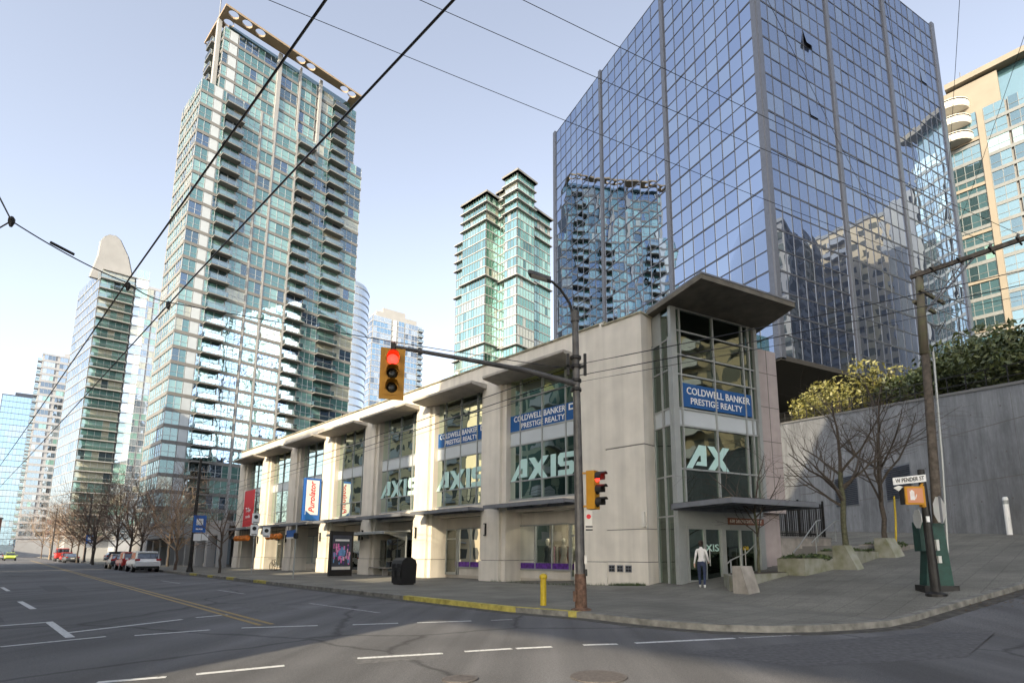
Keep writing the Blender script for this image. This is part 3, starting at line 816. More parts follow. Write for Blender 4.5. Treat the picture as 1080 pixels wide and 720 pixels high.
for k in (0, 1):
    x0, x1, xc = bay(k)
    for i in range(5):
        mt_, w_, h_ = rs.choice(stock); xx = x0+.6+i*.75
        t = thing('display_stand', 'clothes rail', 'display', PF @ Vector((xx,-3.2,.3)))
        t['label'] = 'clothes rail with hanging garments inside the %s shop window' % ('nearest','second')[k]; t['group'] = 'clothes rails inside the %s shop window' % ('nearest','second')[k]
        m = MB(PF)
        for q_ in range(6): m.box(xx-.28+q_*.1, xx-.21+q_*.1, -3.4, -3.0, 1.9-h_*rs.uniform(.6,1), 1.9, rs.choice(('black','offwhite','poster_rose','jeans','brick_red','pale_concrete')))
        m.build('garments', None, t)
        MB(PF).tube([(xx-.32,-3.2,.3),(xx-.32,-3.2,1.98),(xx+.34,-3.2,1.98),(xx+.34,-3.2,.3)], .015, 5).build('rail', 'alu_light', t)
mannequin(6.3, 0, 'pale_concrete'); mannequin(7.4, 1, 'black'); mannequin(12.4, 2, 'blue_board'); mannequin(11.2, 3, 'white')

# ---- corner entrance
S0 = Vector((4.27, 22.14, 0)) + OUT*-.85 + PD*0.02
cw = MB(EF)
cw.box(5.2, 6.62, -3.0, -.12, 3.3, 10.86)
cw.box(5.2, 6.6, -3.0, -.5, -.3, 3.3)
cw.build('stone_wall', 'stone_panel', pod)
jt = MB(EF); jt.box(5.95, 5.98, -.13, -.112, 3.3, 10.86)
for z in (4.9, 6.5, 8.1, 9.7): jt.box(5.2, 6.62, -.13, -.112, z, z+.03)
jt.build('joint', 'groove', pod)
col = MB(EF); col.box(.10, .40, -.12, .05, -.3, 11.72); col.box(5.02, 5.22, -.4, .05, 3.3, 11.72)
col.build('metal_column', 'alu', pod)
eq = []; em = MB(EF)
XS = [.43, .66, 2.55, 4.35, 4.75, 5.02]
ZL = [3.35, 4.9, 6.68]; ZU = [7.4, 8.85, 9.7, 10.75, 11.72]
for zs in (ZL, ZU):
    for j in range(len(zs)-1):
        for i in range(len(XS)-1):
            t, t2 = random.uniform(-.01,.01), random.uniform(-.01,.01)
            eq.append(([EF @ Vector(p) for p in ((XS[i],-.1,zs[j]),(XS[i+1],-.1+t,zs[j]),(XS[i+1],-.1+t+t2,zs[j+1]),(XS[i],-.1+t2,zs[j+1]))], 'pod_glass'))
for z in ZL+ZU: em.box(.43, 5.02, -.15, -.03, z-.035, z+.035)
for x in XS[1:-1]: em.box(x-.035, x+.035, -.15, -.02, 3.3, 11.72)
em.box(.43, 5.02, -.2, -.05, 3.05, 3.34)
eq.append(([EF @ Vector(p) for p in ((5.22,-.4,10.9),(6.6,-.4,10.9),(6.6,-.4,11.7),(5.22,-.4,11.7))], 'pod_glass'))
# side strip between the street wall and the column
sd = (E0 + bd(62)*.12 + Vector((EF[0][1],EF[1][1],0))*-.1) - S0; sl = sd.length; sb_ = math.degrees(math.atan2(sd.x, sd.y))
SF = frame(S0, sb_, 1)
SX = [0.05, sl*.52, sl*.6, sl*.98]
for z0, z1 in ((.35,3.0),(3.0,4.6),(4.6,6.68),(7.4,9.0),(9.0,10.3)):
    for a, bb in ((SX[0],SX[1]),(SX[2],SX[3])):
        eq.append(([SF @ Vector(p) for p in ((a,0,z0),(bb,0,z0),(bb,0,z1),(a,0,z1))], 'pod_glass'))
eq.append(([SF @ Vector(p) for p in ((SX[2],0,10.3),(SX[3],0,10.3),(SX[3],0,11.7),(SX[2],0,11.7))], 'pod_glass'))
sm = MB(SF)
for x in (SX[0], (SX[1]+SX[2])/2, SX[3]): sm.box(x-.05, x+.05, -.1, .05, .0, 10.4)
for z in (.33,3.0,4.6,6.68,7.38,9.0,10.3): sm.box(0, sl, -.1, .04, z-.03, z+.03)
sm.box(0, sl, -.3, -.02, -.3, .33)
sm.box(0, SX[1], -.3, -.02, 10.33, 11.7)
sm.build('window_frame', 'alu', pod)
panes(pod, 'entrance_window', eq, 100)
em.build('entrance_frame', 'alu', pod)
for i in range(len(XS)-1): MB(EF).box(XS[i]+.036, XS[i+1]-.036, -.16, -.08, 6.72, 7.36).build('spandrel_panel', 'spandrel_white', pod)
for a, bb in ((SX[0]+.05, SX[1]-.03), (SX[2]+.03, SX[3]-.05)): MB(SF).box(a, bb, -.06, -.01, 6.71, 7.35).build('spandrel_panel', 'spandrel_white', pod)
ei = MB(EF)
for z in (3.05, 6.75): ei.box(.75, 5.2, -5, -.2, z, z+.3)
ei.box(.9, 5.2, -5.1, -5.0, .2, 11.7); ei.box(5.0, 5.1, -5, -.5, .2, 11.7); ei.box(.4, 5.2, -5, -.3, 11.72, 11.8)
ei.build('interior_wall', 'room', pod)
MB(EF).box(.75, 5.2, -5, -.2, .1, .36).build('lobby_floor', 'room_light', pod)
# band and logo on the entrance glass
sb2 = MB(EF).box(.68, 4.75, -.06, -.045, 7.5, 8.5).build('sign_band', 'blue_sign', pod)
eo = Vector((EF[0][1],EF[1][1],0))
text('lettering', 'COLDWELL BANKER', .42, EF @ Vector((2.75,-.03,8.18)), BD, 'white', sb2, .01, width=3.7)
text('lettering', 'PRESTIGE REALTY', .38, EF @ Vector((2.6,-.03,7.76)), BD, 'white', sb2, .01, width=3.0)
logo(EF @ Vector((.85,-.07,4.95)), BD, eo, 1.0, pod, 'AX')
# doors
for (a, bb) in ((.70, 2.50), (2.72, 4.50)):
    dm = MB(EF)
    for x in (a, (a+bb)/2-.055, (a+bb)/2+.005, bb-.05): dm.box(x, x+.05, -.2, -.08, .3, 2.62)
    dm.box(a, bb, -.2, -.08, 2.5, 2.64); dm.box(a, bb, -.2, -.08, .3, .5)
    d = dm.build('door', 'alu', pod)
    MB(EF).box(a+.08, bb-.08, -.15, -.135, .5, 2.5).build('pane', 'pod_glass', d)
    MB(EF).tube([((a+bb)/2-.12,-.03,1.05),((a+bb)/2-.12,-.03,1.75)], .018, 6).tube([((a+bb)/2+.16,-.03,1.05),((a+bb)/2+.16,-.03,1.75)], .018, 6).build('handle', 'alu_light', d)
es = MB(EF)
for (a, bb) in ((.43,.55),(.66,.70),(2.50,2.72),(4.75,5.05)): es.box(a, bb, -.3, -.04, -.2, 3.05)
es.box(.43, 5.05, -.3, -.03, 2.64, 3.05); es.box(.55,.68,-.2,-.1,.1,2.64,); es.box(4.5,4.75,-.2,-.1,.1,2.64)
es.build('door_surround', 'alu', pod)
text('letter', 'XIS', .40, EF @ Vector((2.0,-.11,1.75)), BD, 'mint', pod, .01, width=.75)
ob_ = MB(EF).box(2.85, 5.0, -.03, -.015, 2.72, 3.0).build('address_board', 'brick_red', pod)
text('lettering', '638 BROUGHTON ST', .2, EF @ Vector((3.9,-.005,2.86)), BD, 'offwhite', ob_, .01, width=1.9)
text('lettering', '638', .22, EF @ Vector((3.9,-.10,1.75)), BD, 'yellow', pod, .01)
# slab roof over the corner and the steel entrance canopy
rf = MB(EF)
def EV(x, y, z): return Vector((x, y, z))
pl = [(-.09,-1.13),(-.28,2.25),(5.05,2.25),(5.75,-.3),(5.75,-3.6),(1.2,-3.6)]
rf.extrude([(x,y,11.74+max(0,y+.5)*.02) for x,y in pl], (0,0,.2))
r_ = rf.build('roof_slab', 'soffit_dark', pod, fix=True)
ee = MB(EF)
ee.extrude([(x*1.004,y*1.01,11.945+max(0,y+.5)*.02) for x,y in pl], (0,0,.07)); ee.build('roof_edge', 'steel_grey', r_, fix=True)
lc = MB(EF); zc = 3.3
lc.box(-.25, 4.3, 3.0, 3.12, zc-.05, zc+.14); lc.box(-.25, -.13, .06, 3.0, zc-.05, zc+.14); lc.box(4.2, 4.3, -.02, 3.0, zc-.05, zc+.14); lc.box(-.25, 4.3, .06, .18, zc-.1, zc+.14)
for x in (.75, 1.65, 2.55, 3.45): lc.box(x-.05, x+.05, .1, 3.05, zc, zc+.12)
lo_ = lc.build('entrance_canopy', 'steel_grey', pod)
MB(EF).box(-.2, 4.25, .1, 3.05, zc+.14, zc+.16).build('glass_cover', 'roof_glass', lo_)

# signs hanging from the facade
def banner(x, z0, z1, wid, label, kind):
    c = PF @ Vector((x, .0, z0))
    t = thing('banner_sign' if kind == 'red' else 'blade_sign', label, 'sign', c)
    M = PF
    if kind == 'red':
        MB(M).box(x-1.25, x+1.25, .30, .36, z0, z1).build('board', 'red', t)
        text('lettering', 'T-8w', .62, M @ Vector((x, .37, z0+1.55)), RX, 'white', t, .01)
        text('lettering', 'noodle', .42, M @ Vector((x, .37, z0+.95)), RX, 'white', t, .01)
        MB(M).box(x+1.26, x+1.34, .28, .38, z0-.1, z1+.1).build('edge', 'white', t)
        f = MB(M); f.box(x-.9, x-.8, -.2, .3, z1-.3, z1-.22); f.box(x+.8, x+.9, -.2, .3, z1-.3, z1-.22); f.build('bracket', 'steel_grey', t)
    else:
        MB(M).box(x-.16, x+.16, .1, 1.35, z0, z1).build('board', 'blue_board', t)
        MB(M).box(x-.18, x-.162, .25, 1.22, z0+.45, z1-.15).build('face', 'white', t)
        text('lettering', 'Purolator', .62, M @ Vector((x-.19, .74, (z0+z1)/2+.15)), (0,0,1), 'red', t, .01, slant=.3, updir=tuple(OUT), width=2.4)
        MB(M).extrude([(x-.185,.3,z0+.05),(x-.185,1.2,z0+.05),(x-.185,1.2,z0+.75)], (-.01,0,0)).build('swoosh', 'blue_sign', t, fix=True)
        f = MB(M); f.box(x-.04, x+.04, -.1, .1, z1-.3, z1-.2); f.box(x-.04, x+.04, -.1, .1, z0+.2, z0+.3); f.build('bracket', 'steel_grey', t)
banner(44.2, 4.05, 7.5, 2.5, 'tall red banner with white writing across the last bay', 'red')
banner(29.6, 4.0, 7.25, 1, 'blue and white blade sign with red slanted writing standing out from a pier', 'blue')
t = thing('shop_sign', 'small blue and white sign over a shop door under the canopy', 'sign', PF @ Vector((33,.5,2.8)))
MB(PF).box(32.3, 34.2, .5, .58, 2.85, 3.4).build('board', 'blue_board', t); MB(PF).box(32.3, 34.2, .5, .585, 2.72, 2.84).build('stripe', 'white', t)
MB(PF).box(32.5, 32.55, .52, .56, 3.4, 3.8).box(33.95, 34.0, .52, .56, 3.4, 3.8).build('hanger', 'steel_grey', t)
# paper lanterns under the last canopies
LP = [(46.2,'first'),(45.4,''),(44.7,''),(44.0,''),(43.3,''),(38.2,''),(37.3,''),(36.4,''),(35.7,'')]
for i, (x, _) in enumerate(LP):
    c = PF @ Vector((x, .55, 2.95))
    t = thing('paper_lantern', 'round orange paper lantern in the row under the %s canopy' % ('farthest' if i < 5 else 'next to farthest'), 'lantern', c, 0, 'orange lanterns along the far shopfronts ' + ('a' if i < 5 else 'b'))
    t['group'] = 'orange lanterns under the farthest canopy' if i < 5 else 'orange lanterns under the next canopy'
    M = PW[t]
    MB(M).lathe((0,0,0), [(.08,-.26),(.2,-.19),(.27,0),(.2,.19),(.08,.26)], 12).build('shade', 'orange', t, smooth=True)
    MB(M).tube([(0,0,.3),(0,0,.8)], .012, 4).build('cord', 'black', t)

# ------------------------------------------------------------------ the mirror-glass office block
Q0 = Vector((23.83, 52.0, 0))
qb = thing('office_block', 'dark blue mirror-glass office block raised on a core, reflecting sky and towers', 'building', (Q0.x, Q0.y, gz(Q0.x, Q0.y)))
QZ0, QZ1 = 20.9, 79.0
NR = 25; RH = (QZ1-QZ0)/NR
qq = []; qm = MB(); qs = MB()
def qube_face(b, side, L):
    M = frame(Q0, b, side)
    qm.M = M; qm.flip = M.determinant() < 0; qs.M = M; qs.flip = qm.flip
    bw = L/3
    for j in range(3):
        a, e = j*bw+.45, (j+1)*bw-.45; n = 8; dx = (e-a)/n
        for r in range(NR):
            z0, z1 = QZ0+r*RH, QZ0+(r+1)*RH
            for i in range(n):
                yo, tl = 0, random.uniform(-.014,.014)
                t2 = random.uniform(-.012,.012)
                opened = (b > 0 and (j, r, i) in ((0,13,5),(0,17,5),(2,20,5)))or (b < 0 and (j, r, i) in ((1,10,3),(2,11,4)))
                if opened: tl, yo = .0, (.42 if r == 17 and b > 0 else .14)
                qq.append(([M @ Vector(p) for p in ((a+i*dx+.035,yo,z0+.04),(a+(i+1)*dx-.035,yo+(t2 if not opened else 0),z0+.04),(a+(i+1)*dx-.035,(tl+t2 if not opened else 0),z1-.04),(a+i*dx+.035,tl if not opened else 0,z1-.04))],
                           pick([('qube_a',5),('qube_b',3),('qube_c',2)])))
        for r in range(NR+1):
            z = QZ0+r*RH; h = .11 if r % 2 == 0 else .07
            qm.box(a, e, -.08, .03, z-h, z+h)
        for i in range(n+1): qm.box(a+i*dx-.055, a+i*dx+.055, -.08, .035, QZ0, QZ1)
    for j in range(4):
        x = j*bw; hw = .45 if j in (1,2) else .6
        qs.box(x-hw*.6, x+hw*.6, -.4, .22, QZ0-.3, QZ1+.5)
    for j in (1, 2):
        qm.box(j*bw-.42, j*bw-.27, -.3, .1, QZ0, QZ1); qm.box(j*bw+.27, j*bw+.42, -.3, .1, QZ0, QZ1)
qube_face(62, 1, 39.0); qube_face(-28, -1, 45.0)
qm.build('window_frame', 'mullion_dark', qb); qs.build('pier', 'mullion_blue', qb)
panes(qb, 'glass_panel', qq, 100)
QF = frame(Q0, 62, -1)                               # y inwards
cb = MB(QF)
cb.box(.4, 38.6, .4, 44.6, QZ0, QZ1-.2); cb.build('inner_wall', 'mullion_dark', qb)
cs = MB(QF); cs.box(-.2, 39.2, -.2, 45.2, QZ0-.5, QZ0-.02); cs.build('soffit', 'tyre', qb)
ck = MB(QF); ck.box(13, 26, 14, 31, 3, QZ0-.5); ck.build('core', 'conc', qb)

# ------------------------------------------------------------------ towers
T1 = Vector((-65.95, 93.6, 0))
tw = Tower('apartment_tower', 'tallest grey and teal glass apartment tower with a holed brown roof canopy', 'tower', T1)
M1 = frame(T1, 41.5, 1); M1L = frame(T1, -48.5, -1)
tw.use(M1)
GL1 = [('teal_pale',4),('teal_mid',5),('teal_dark',1.2),('blue_dark',.8),('pane_cream',.5)]
cols1 = [(0,2.2,'w',2),(2.3,3.7,'p',1),(3.8,4.4,'w',1),(4.5,7.6,'b',2),(7.7,11.0,'w',3),(11.5,13.9,'w',2),(14.4,18.6,'w',3),(19.1,22.5,'b',2),(22.6,25.9,'w',3),(26.0,30.0,'b',2),(30.1,34.3,'w',3)]
tw.body.box(.15, 34.2, -13, -.2, 0, 93); tw.body.box(3.2, 32, -13, -.6, 93, 107.6)
tw.face(M1, 34.4, 6.0, 30, 2.9, cols1, GL1, band=.62, proud=.12, mid=.38)
tw.face(M1L, 11.8, 6.0, 30, 2.9, [(.3,3.6,'w',3),(4.0,7.6,'w',3),(8.0,11.5,'w',3)], GL1, band=.62, proud=.12, mid=.38)
T1u = frame(M1 @ Vector((3.0,-.45,0)), 41.5, 1)
cols1u = [(0,1.0,'w',1),(1.1,2.6,'p',1),(2.8,10.5,'w',6),(11.2,15.2,'w',3),(15.8,19.4,'w',3),(20,23.4,'w',3),(23.5,26.6,'b',2),(26.8,29.3,'w',2)]
tw.face(T1u, 29.4, 93.0, 5, 2.9, cols1u, GL1, band=.62, proud=.12, mid=.38)
T1v = frame(M1 @ Vector((3.0,-.45,0)), -48.5, -1)
tw.face(T1v, 12, 93.0, 5, 2.9, [(.3,2.4,'w',2),(2.6,5.6,'b',2),(6,11.6,'w',4)], GL1, band=.62, proud=.12, mid=.38)
tw.use(M1)
for x in (11.0, 13.9, 18.6):
    tw.pier.box(x+.1, x+.38, -.2, .16, 6, 93)
tw.pier.box(13.6, 14.4, -.6, .1, 88, 109.3); tw.pier.box(18.4, 18.8, -.6, -.1, 93, 109.3); tw.pier.box(22.9, 23.5, -.6, .1, 88, 109.3); tw.pier.box(2.0, 2.7, -2.5, -1.4, 93, 110)
r1 = tw.finish({'body':'conc', 'slab':'conc', 'mull':'mullion_pale', 'pier':'conc_light', 'bal':'conc'}, 100, 14)
# roof canopy with round holes
cu = bpy.data.curves.new('t', 'CURVE'); cu.dimensions = '2D'; cu.fill_mode = 'BOTH'; cu.extrude = .22
def loop(pts):
    s = cu.splines.new('POLY'); s.points.add(len(pts)-1)
    for p, q3 in zip(s.points, pts): p.co = (q3[0], q3[1], 0, 1)
    s.use_cyclic_u = True
loop([(2.0,2.6),(32.0,2.6),(32.0,-10),(2.0,-10)])
for cx, cy in ((3.8,1.5),(6.4,1.5),(9.0,1.5),(3.8,-1.2),(3.8,-3.8),(17.6,1.5),(19.9,1.5),(28.0,1.5),(29.9,1.5)):
    loop([(cx+.95*math.cos(-2*math.pi*i/18), cy+.95*math.sin(-2*math.pi*i/18)) for i in range(18)])
ob = bpy.data.objects.new('t', cu); sc.collection.objects.link(ob)
me = bpy.data.meshes.new_from_object(ob.evaluated_get(bpy.context.evaluated_depsgraph_get()))
rb = MB(M1); rb.v = [M1 @ Vector((v.co.x, v.co.y, v.co.z+109.6)) for v in me.vertices]; rb.f = [list(p.vertices) for p in me.polygons]; rb.mi = [0]*len(rb.f)
bpy.data.objects.remove(ob); bpy.data.curves.remove(cu); bpy.data.meshes.remove(me)
rb.build('roof_canopy', 'brown_soffit', r1, fix=True)
MB(M1).tube([(2.2,-2,109.9),(2.2,-2,118)], .12, 5).build('mast', 'steel_grey', r1)
pb = MB(M1); pb.box(4, 31, -9, -1.2, 107.4, 109.3); pb.build('penthouse_wall', 'teal_dark', r1)

GL2 = [('green_pale',5),('green_mid',4),('green_dark',1.3),('pane_cream',1.5)]
T2 = Vector((-6.48, 140, 0))
tw = Tower('condo_tower', 'slender green glass apartment tower with stepped corners between the tallest tower and the mirror-glass block', 'tower', T2)
FH2 = 2.85
def blk(o, la, lb, ztop, step=0):
    A = frame(o, 41, 1); B = frame(o, -49, -1)
    tw.use(frame(o, 41, 1)); tw.body.box(.2, la-.1, -lb+.1, -.2, 0, ztop-.2)
    nf = int((ztop-8)/FH2); z0 = ztop-nf*FH2
    na = max(1, round(la/1.15)); nb = max(1, round(lb/1.15))
    tw.face(A, la, z0, nf, FH2, [(.15,la-.15,'w',na)], GL2, band=.28, proud=.12, mid=0, mt=.09)
    tw.face(B, lb, z0, nf, FH2, [(.15,lb-.15,'w',nb)], GL2, band=.28, proud=.12, mid=0, mt=.09)
    for k in range(nf):
        if k > nf-5 or k < 6 or (k % 7) == 2:
            tw.slab.M = A; tw.slab.flip = True; tw.slab.box(-.7, la+.3, -.2, .75, z0+(k+1)*FH2-.1, z0+(k+1)*FH2+.16)
            tw.slab.M = B; tw.slab.flip = B.determinant() < 0; tw.slab.box(-.0, lb+.6, -.2, .75, z0+(k+1)*FH2-.1, z0+(k+1)*FH2+.16)
P2 = lambda a, b_: T2 + bd(41)*a + bd(-49)*b_
blk(P2(0,0), 7.2, 5.0, 108.0); blk(P2(7.2,1.2), 8.5, 4, 101.0); blk(P2(2.6,5.0), 5, 5.2, 107.0); blk(P2(-2.6,9.8), 6.0, 10.2, 104.5); blk(P2(-1.2,20.0), 5.0, 4.2, 94.0)
r2 = tw.finish({'body':'teal_dark', 'slab':'conc_light', 'mull':'mullion_grey', 'bal':'conc'}, 100, 35)
rb = MB(); 
for o, la, lb, z in ((P2(0,0),7.2,5,108),(P2(-2.6,9.8),6,10.2,104.5),(P2(2.6,5),5,5.2,107),(P2(7.2,1.2),8.5,4,101)):
    rb.M = frame(o, 41, 1); rb.flip = True; rb.box(-.8, la+.5, -lb-.5, .9, z-.1, z+.45)
rb.build('roof', 'conc', r2)

GL3 = [('sky_pale',4),('sky_mid',3),('teal_pale',2),('pane_cream',1.2)]
# curved-top tower on the far side of the trees
T3 = Vector((-129.1, 150, 0))
tw = Tower('curved_tower', 'pale apartment tower with a tall curved crown and balconies across its whole front', 'tower', T3)
M3 = frame(T3, 46, 1); M3L = frame(T3, -52, -1)
tw.use(M3); tw.body.box(.1, 10.5, -24, -1.3, 0, 84)
tw.face(M3, 8.2, 6, 26, 3.0, [(.2,8.0,'b',5)], [('teal_pale',3),('pane_cream',3),('teal_mid',2),('teal_dark',1)], band=.22, proud=.1, mid=.4)
tw.face(M3L, 24, 6, 26, 3.0, [(.2,7.8,'w',4),(8,15.8,'w',4),(16,23.8,'w',4)], [('sky_pale',5),('sky_mid',2)], band=.2, proud=.1, mid=0)
tw.use(M3)
M3R = frame(M3 @ Vector((8.3, 0, 0)), 60, 1)
tw.face(M3R, 3.4, 6, 27, 3.0, [(.2,3.2,'w',2)], GL3, band=.3, proud=.1, mid=.4)
tw.use(M3)
r3 = tw.finish({'body':'conc_light', 'slab':'conc_light', 'mull':'mullion_pale', 'bal':'conc_light'}, 100, 20, deep=1.3)
cr = [(-.6,82)] + [(-.6+1.6*t, 82+9*t) for t in (.4,.8)] + [(3.6+4.4*math.cos(math.pi*(1-t))*.75, 90.0+7.0*math.sin(math.pi*t)) for t in (.18,.3,.42,.54,.66)] + [(7.6,91.5),(8.8,87),(9.6,82)]
k3 = MB(M3).extrude([(x-1.6, -4.2, z) for x, z in cr], (0,1.2,0)).build('crown', 'conc_light', r3, fix=True)
ed = MB(M3); ed.tube([(x-1.6, -3.6, z) for x, z in cr], .35, 6); ed.build('crown_edge', 'mullion_grey', k3)
tr_ = MB(M3); tr_.box(.4, 8.4, -3.2, .4, 84, 84.25)
tr_.build('roof_terrace', 'conc_light', r3)
tt = MB(M3); tt.box(9.7, 11.0, -2.4, -1.2, 0, 87); tt.build('edge_glare', 'white', r3)  # white strip added in place of sun reflected along the tower edge
def far_tower(name, label, o, b1, w1, w2, ztop, glass, mats, fh=2.95, c1=None, c2=None, band=.6, mid=.4, roof=True, zmin=20, body2=None):
    t = Tower(name, label, 'tower', Vector((o[0], o[1], 0)))
    A = frame(o, b1, 1); B = frame(o, b1-90, -1)
    t.use(A); t.body.box(.15, w1-.1, -w2+.1, -.2, 0, ztop)
    nf = int((ztop-6)/fh); z0 = ztop-nf*fh
    t.face(A, w1, z0, nf, fh, c1 or [(.3,w1-.3,'w',max(2,round(w1/1.6)))], glass, band=band, mid=mid)
    t.face(B, w2, z0, nf, fh, c2 or [(.3,w2-.3,'w',max(2,round(w2/1.6)))], glass, band=band, mid=mid)
    r = t.finish(mats, 100, zmin, deep=1.3)
    if roof:
        rr = MB(A); rr.box(-.1, w1+.1, -w2, .1, ztop, ztop+.6); rr.box(w1*.25, w1*.75, -w2*.8, -w2*.25, ztop+.6, ztop+3.6); rr.build('roof', mats['slab'], r)
    return r
WH = {'body':'conc_white', 'slab':'conc_white', 'mull':'mullion_pale', 'bal':'conc_white'}
far_tower('glass_tower', 'pale blue glass tower with balconies at its edge, rising behind the curved-crown tower', (-187,232), 48, 26, 22, 122, GL3, WH,
          c1=[(.2,3.0,'b',2),(3.4,6.4,'w',2),(7,10,'w',2),(10.6,13.6,'w',2),(14.2,17.2,'w',2),(17.6,20.6,'w',2),(21,25.6,'b',3)], band=.35)
GL5 = [('sky_mid',4),('sky_pale',3),('sky_dark',2),('teal_pale',1)]
t5 = far_tower('white_tower', 'white concrete apartment tower with a thin mast, between the blue tower and the curved-crown tower', (-209,220), 47, 27, 22, 84, GL5, WH,
          c1=[(.6,4.2,'w',3),(5.6,8.2,'w',2),(9.6,13.4,'w',3),(14.8,18,'w',2),(19,22.4,'w',2),(23.4,26.4,'w',2)], c2=[(.6,3.4,'b',2),(4.6,9.2,'w',3),(10.6,14,'b',2),(15,21,'w',4)], band=1.0, mid=0)
MB().tube([(-207,232,84),(-207,232,97)], .2, 5).build('mast', 'steel_grey', t5)
far_tower('blue_tower', 'blue glass office tower farthest off at the end of the street', (-325,320), 52, 20, 22, 96, [('blue_pale',5),('sky_mid',1)], {'body':'blue_dark','slab':'mullion_blue','mull':'mullion_grey','bal':'conc'}, fh=3.6, band=.25, mid=0)
GL7 = [('sky_pale',4),('sky_mid',4),('blue_pale',2),('sky_dark',1)]
t7 = Tower('stepped_tower', 'hazy pale glass tower with stepped shoulders, behind the hanging traffic signal', 'tower', Vector((-83.5,258,0)))
for (o, w1, w2, zt) in (((-83.5,258),27,16,119),((-90.0,266),9,18,100)):
    A = frame(o, 52, 1); B = frame(o, -38, -1); t7.use(A); t7.body.box(.2, w1-.2, -w2, -.2, 0, zt)
    nf = int((zt-30)/2.95); z0 = zt-nf*2.95
    t7.face(A, w1, z0, nf, 2.95, [(.3,w1*.36,'w',5),(w1*.4,w1*.47,'p',1),(w1*.5,w1*.62,'w',2),(w1*.64,w1*.9,'w',4),(w1*.91,w1-.1,'b',1)] if w1 > 10 else [(.3,w1-.3,'w',4)], GL7, band=.45, mid=.4)
    t7.face(B, w2, z0, nf, 2.95, [(.3,w2-.3,'w',8)], GL7, band=.45, mid=.4)
A = frame((-83.5,258), 52, 1); t7.use(A); t7.body.box(6,18,-12,-2,119,125); t7.body.box(2,24,-14,-1,119,122)
t7.finish({'body':'conc_light','slab':'conc_white','mull':'mullion_pale','bal':'conc_white'}, 100, 70)
# slim round tower behind the tallest one
t8 = thing('round_tower', 'slim round silvery tower half hidden behind the right edge of the tallest tower', 'tower', (-78,205,0))
MB().lathe((-78,205,0), [(9.3,0),(9.3,104),(8.5,106)], 40).build('wall', 'sky_pale', t8, smooth=False)
rg = MB()
for k in range(34): rg.lathe((-78,205,6+k*2.95), [(9.42,0),(9.42,.5)], 40)
rg.build('floor_band', 'conc_white', t8)
for i in range(40):
    pass

# teal tower on the far right
T9 = Vector((72.7, 85, 0)); D9 = bd(-43)
tw = Tower('teal_tower', 'teal glass tower with cream frames and curved balconies, beyond the mirror-glass block', 'tower', T9)
M9 = frame(T9 - D9*24, -43, -1)                       # x from the near end towards the far end
tw.use(M9); tw.body.box(.2, 26.4, -16, -.3, 3, 76)
GL9 = [('aqua',5),('aqua_dark',3),('teal_pale',1)]
c9 = [(.4,5.6,'w',4),(6,11.6,'w',4),(12,17.2,'w',4),(17.6,20.4,'w',2),(21.4,26.2,'w',4)]
tw.face(M9, 26.4, 6, 23, 3.05, c9, GL9, band=.6, mid=.38, mt=.08)
tw.use(M9)
for k in range(8): tw.pan.box(21.3, 26.3, .0, .22, 12+k*8.4, 12.55+k*8.4)
tw.pan.box(20.45, 21.3, -.3, .35, 3, 76)
r9 = tw.finish({'body':'conc','slab':'mullion_grey','mull':'mullion_grey','panel':'cream','bal':'conc'}, 100, 12)
for k in range(3):
    zz = 71.5+k*3.2
    bb = MB(M9).lathe((25.0, -.4, zz), [(2.9,-.35),(3.1,0)], 26).build('balcony', 'offwhite', r9)
    ra = MB(M9).lathe((25.0, -.4, zz), [(3.02,.05),(3.02,.75),(2.9,.75),(2.9,.05)], 26); ra.lathe((25.0,-.4,zz+1.0), [(3.05,0),(3.05,.1)], 26)
    ra.build('railing', 'offwhite', bb)
up = MB(M9); up.box(.3, 24, -14, -1.2, 76, 82.4); up.build('penthouse_glass', 'aqua', r9)
ro = MB(M9); ro.box(-1, 25, -15, .6, 82.4, 83.4); ro.box(18, 26, -12, -.2, 76, 82); ro.build('roof', 'cream', r9)
sw = MB(M9); sw.box(-6.5, .1, -14, .4, 3, 72); sw.build('side_wall', 'conc_light', r9)
MB(M9).tube([(23,-3,83.4),(23,-3,87)], .08, 5).build('mast', 'steel_grey', r9)

# row of shops beyond the low commercial building
L0 = Vector((-31.6, 55.6, 0))
MR = frame(L0, -46.3, -1)
lo = thing('shop_row', 'low pale shop row with columns and dark shopfronts at the foot of the tallest tower', 'building', L0)
sh = MB(MR); sh.box(1.5, 34, -.6, .0, 3.4, 4.9); sh.box(1.5, 34, -12, -.6, 4.4, 4.8); sh.box(1.5, 34, -8, -7.7, -.2, 4.4)
for i in range(9): sh.box(1.6+i*4, 2.4+i*4, -.7, .1, -.2, 3.4)
sh.build('facade_wall', 'conc_light', lo)
sq = []
for i in range(8):
    a = 2.4+i*4
    for j in range(2): sq.append(([MR @ Vector(p) for p in ((a+j*1.6,-1.2,.4),(a+j*1.6+1.55,-1.2,.4),(a+j*1.6+1.55,-1.2,3.0),(a+j*1.6,-1.2,3.0))], 'sky_dark'))
panes(lo, 'shop_window', sq, 100)
ff = MB(MR); ff.box(2, 34, -1.5, -1.15, 3.0, 3.4); ff.box(2,34,-1.5,-1.15,-.2,.4)
for i in range(8): ff.box(2.4+i*4-.05+3.2, 6.4+i*4-.8+.85, -1.5, -1.1, .4, 3.0)
ff.build('shopfront_frame', 'conc', lo)
rl = MB(MR); rl.box(1.5, 34, .0, .04, 5.7, 5.75)
for i in range(14): rl.box(1.5+i*2.4, 1.55+i*2.4, 0, .04, 4.9, 5.7)
rl.build('railing', 'steel_grey', lo)
aw = MB(MR); aw.box(22, 33, .0, 1.1, 3.3, 3.42); aw.build('awning', 'black_metal', lo)
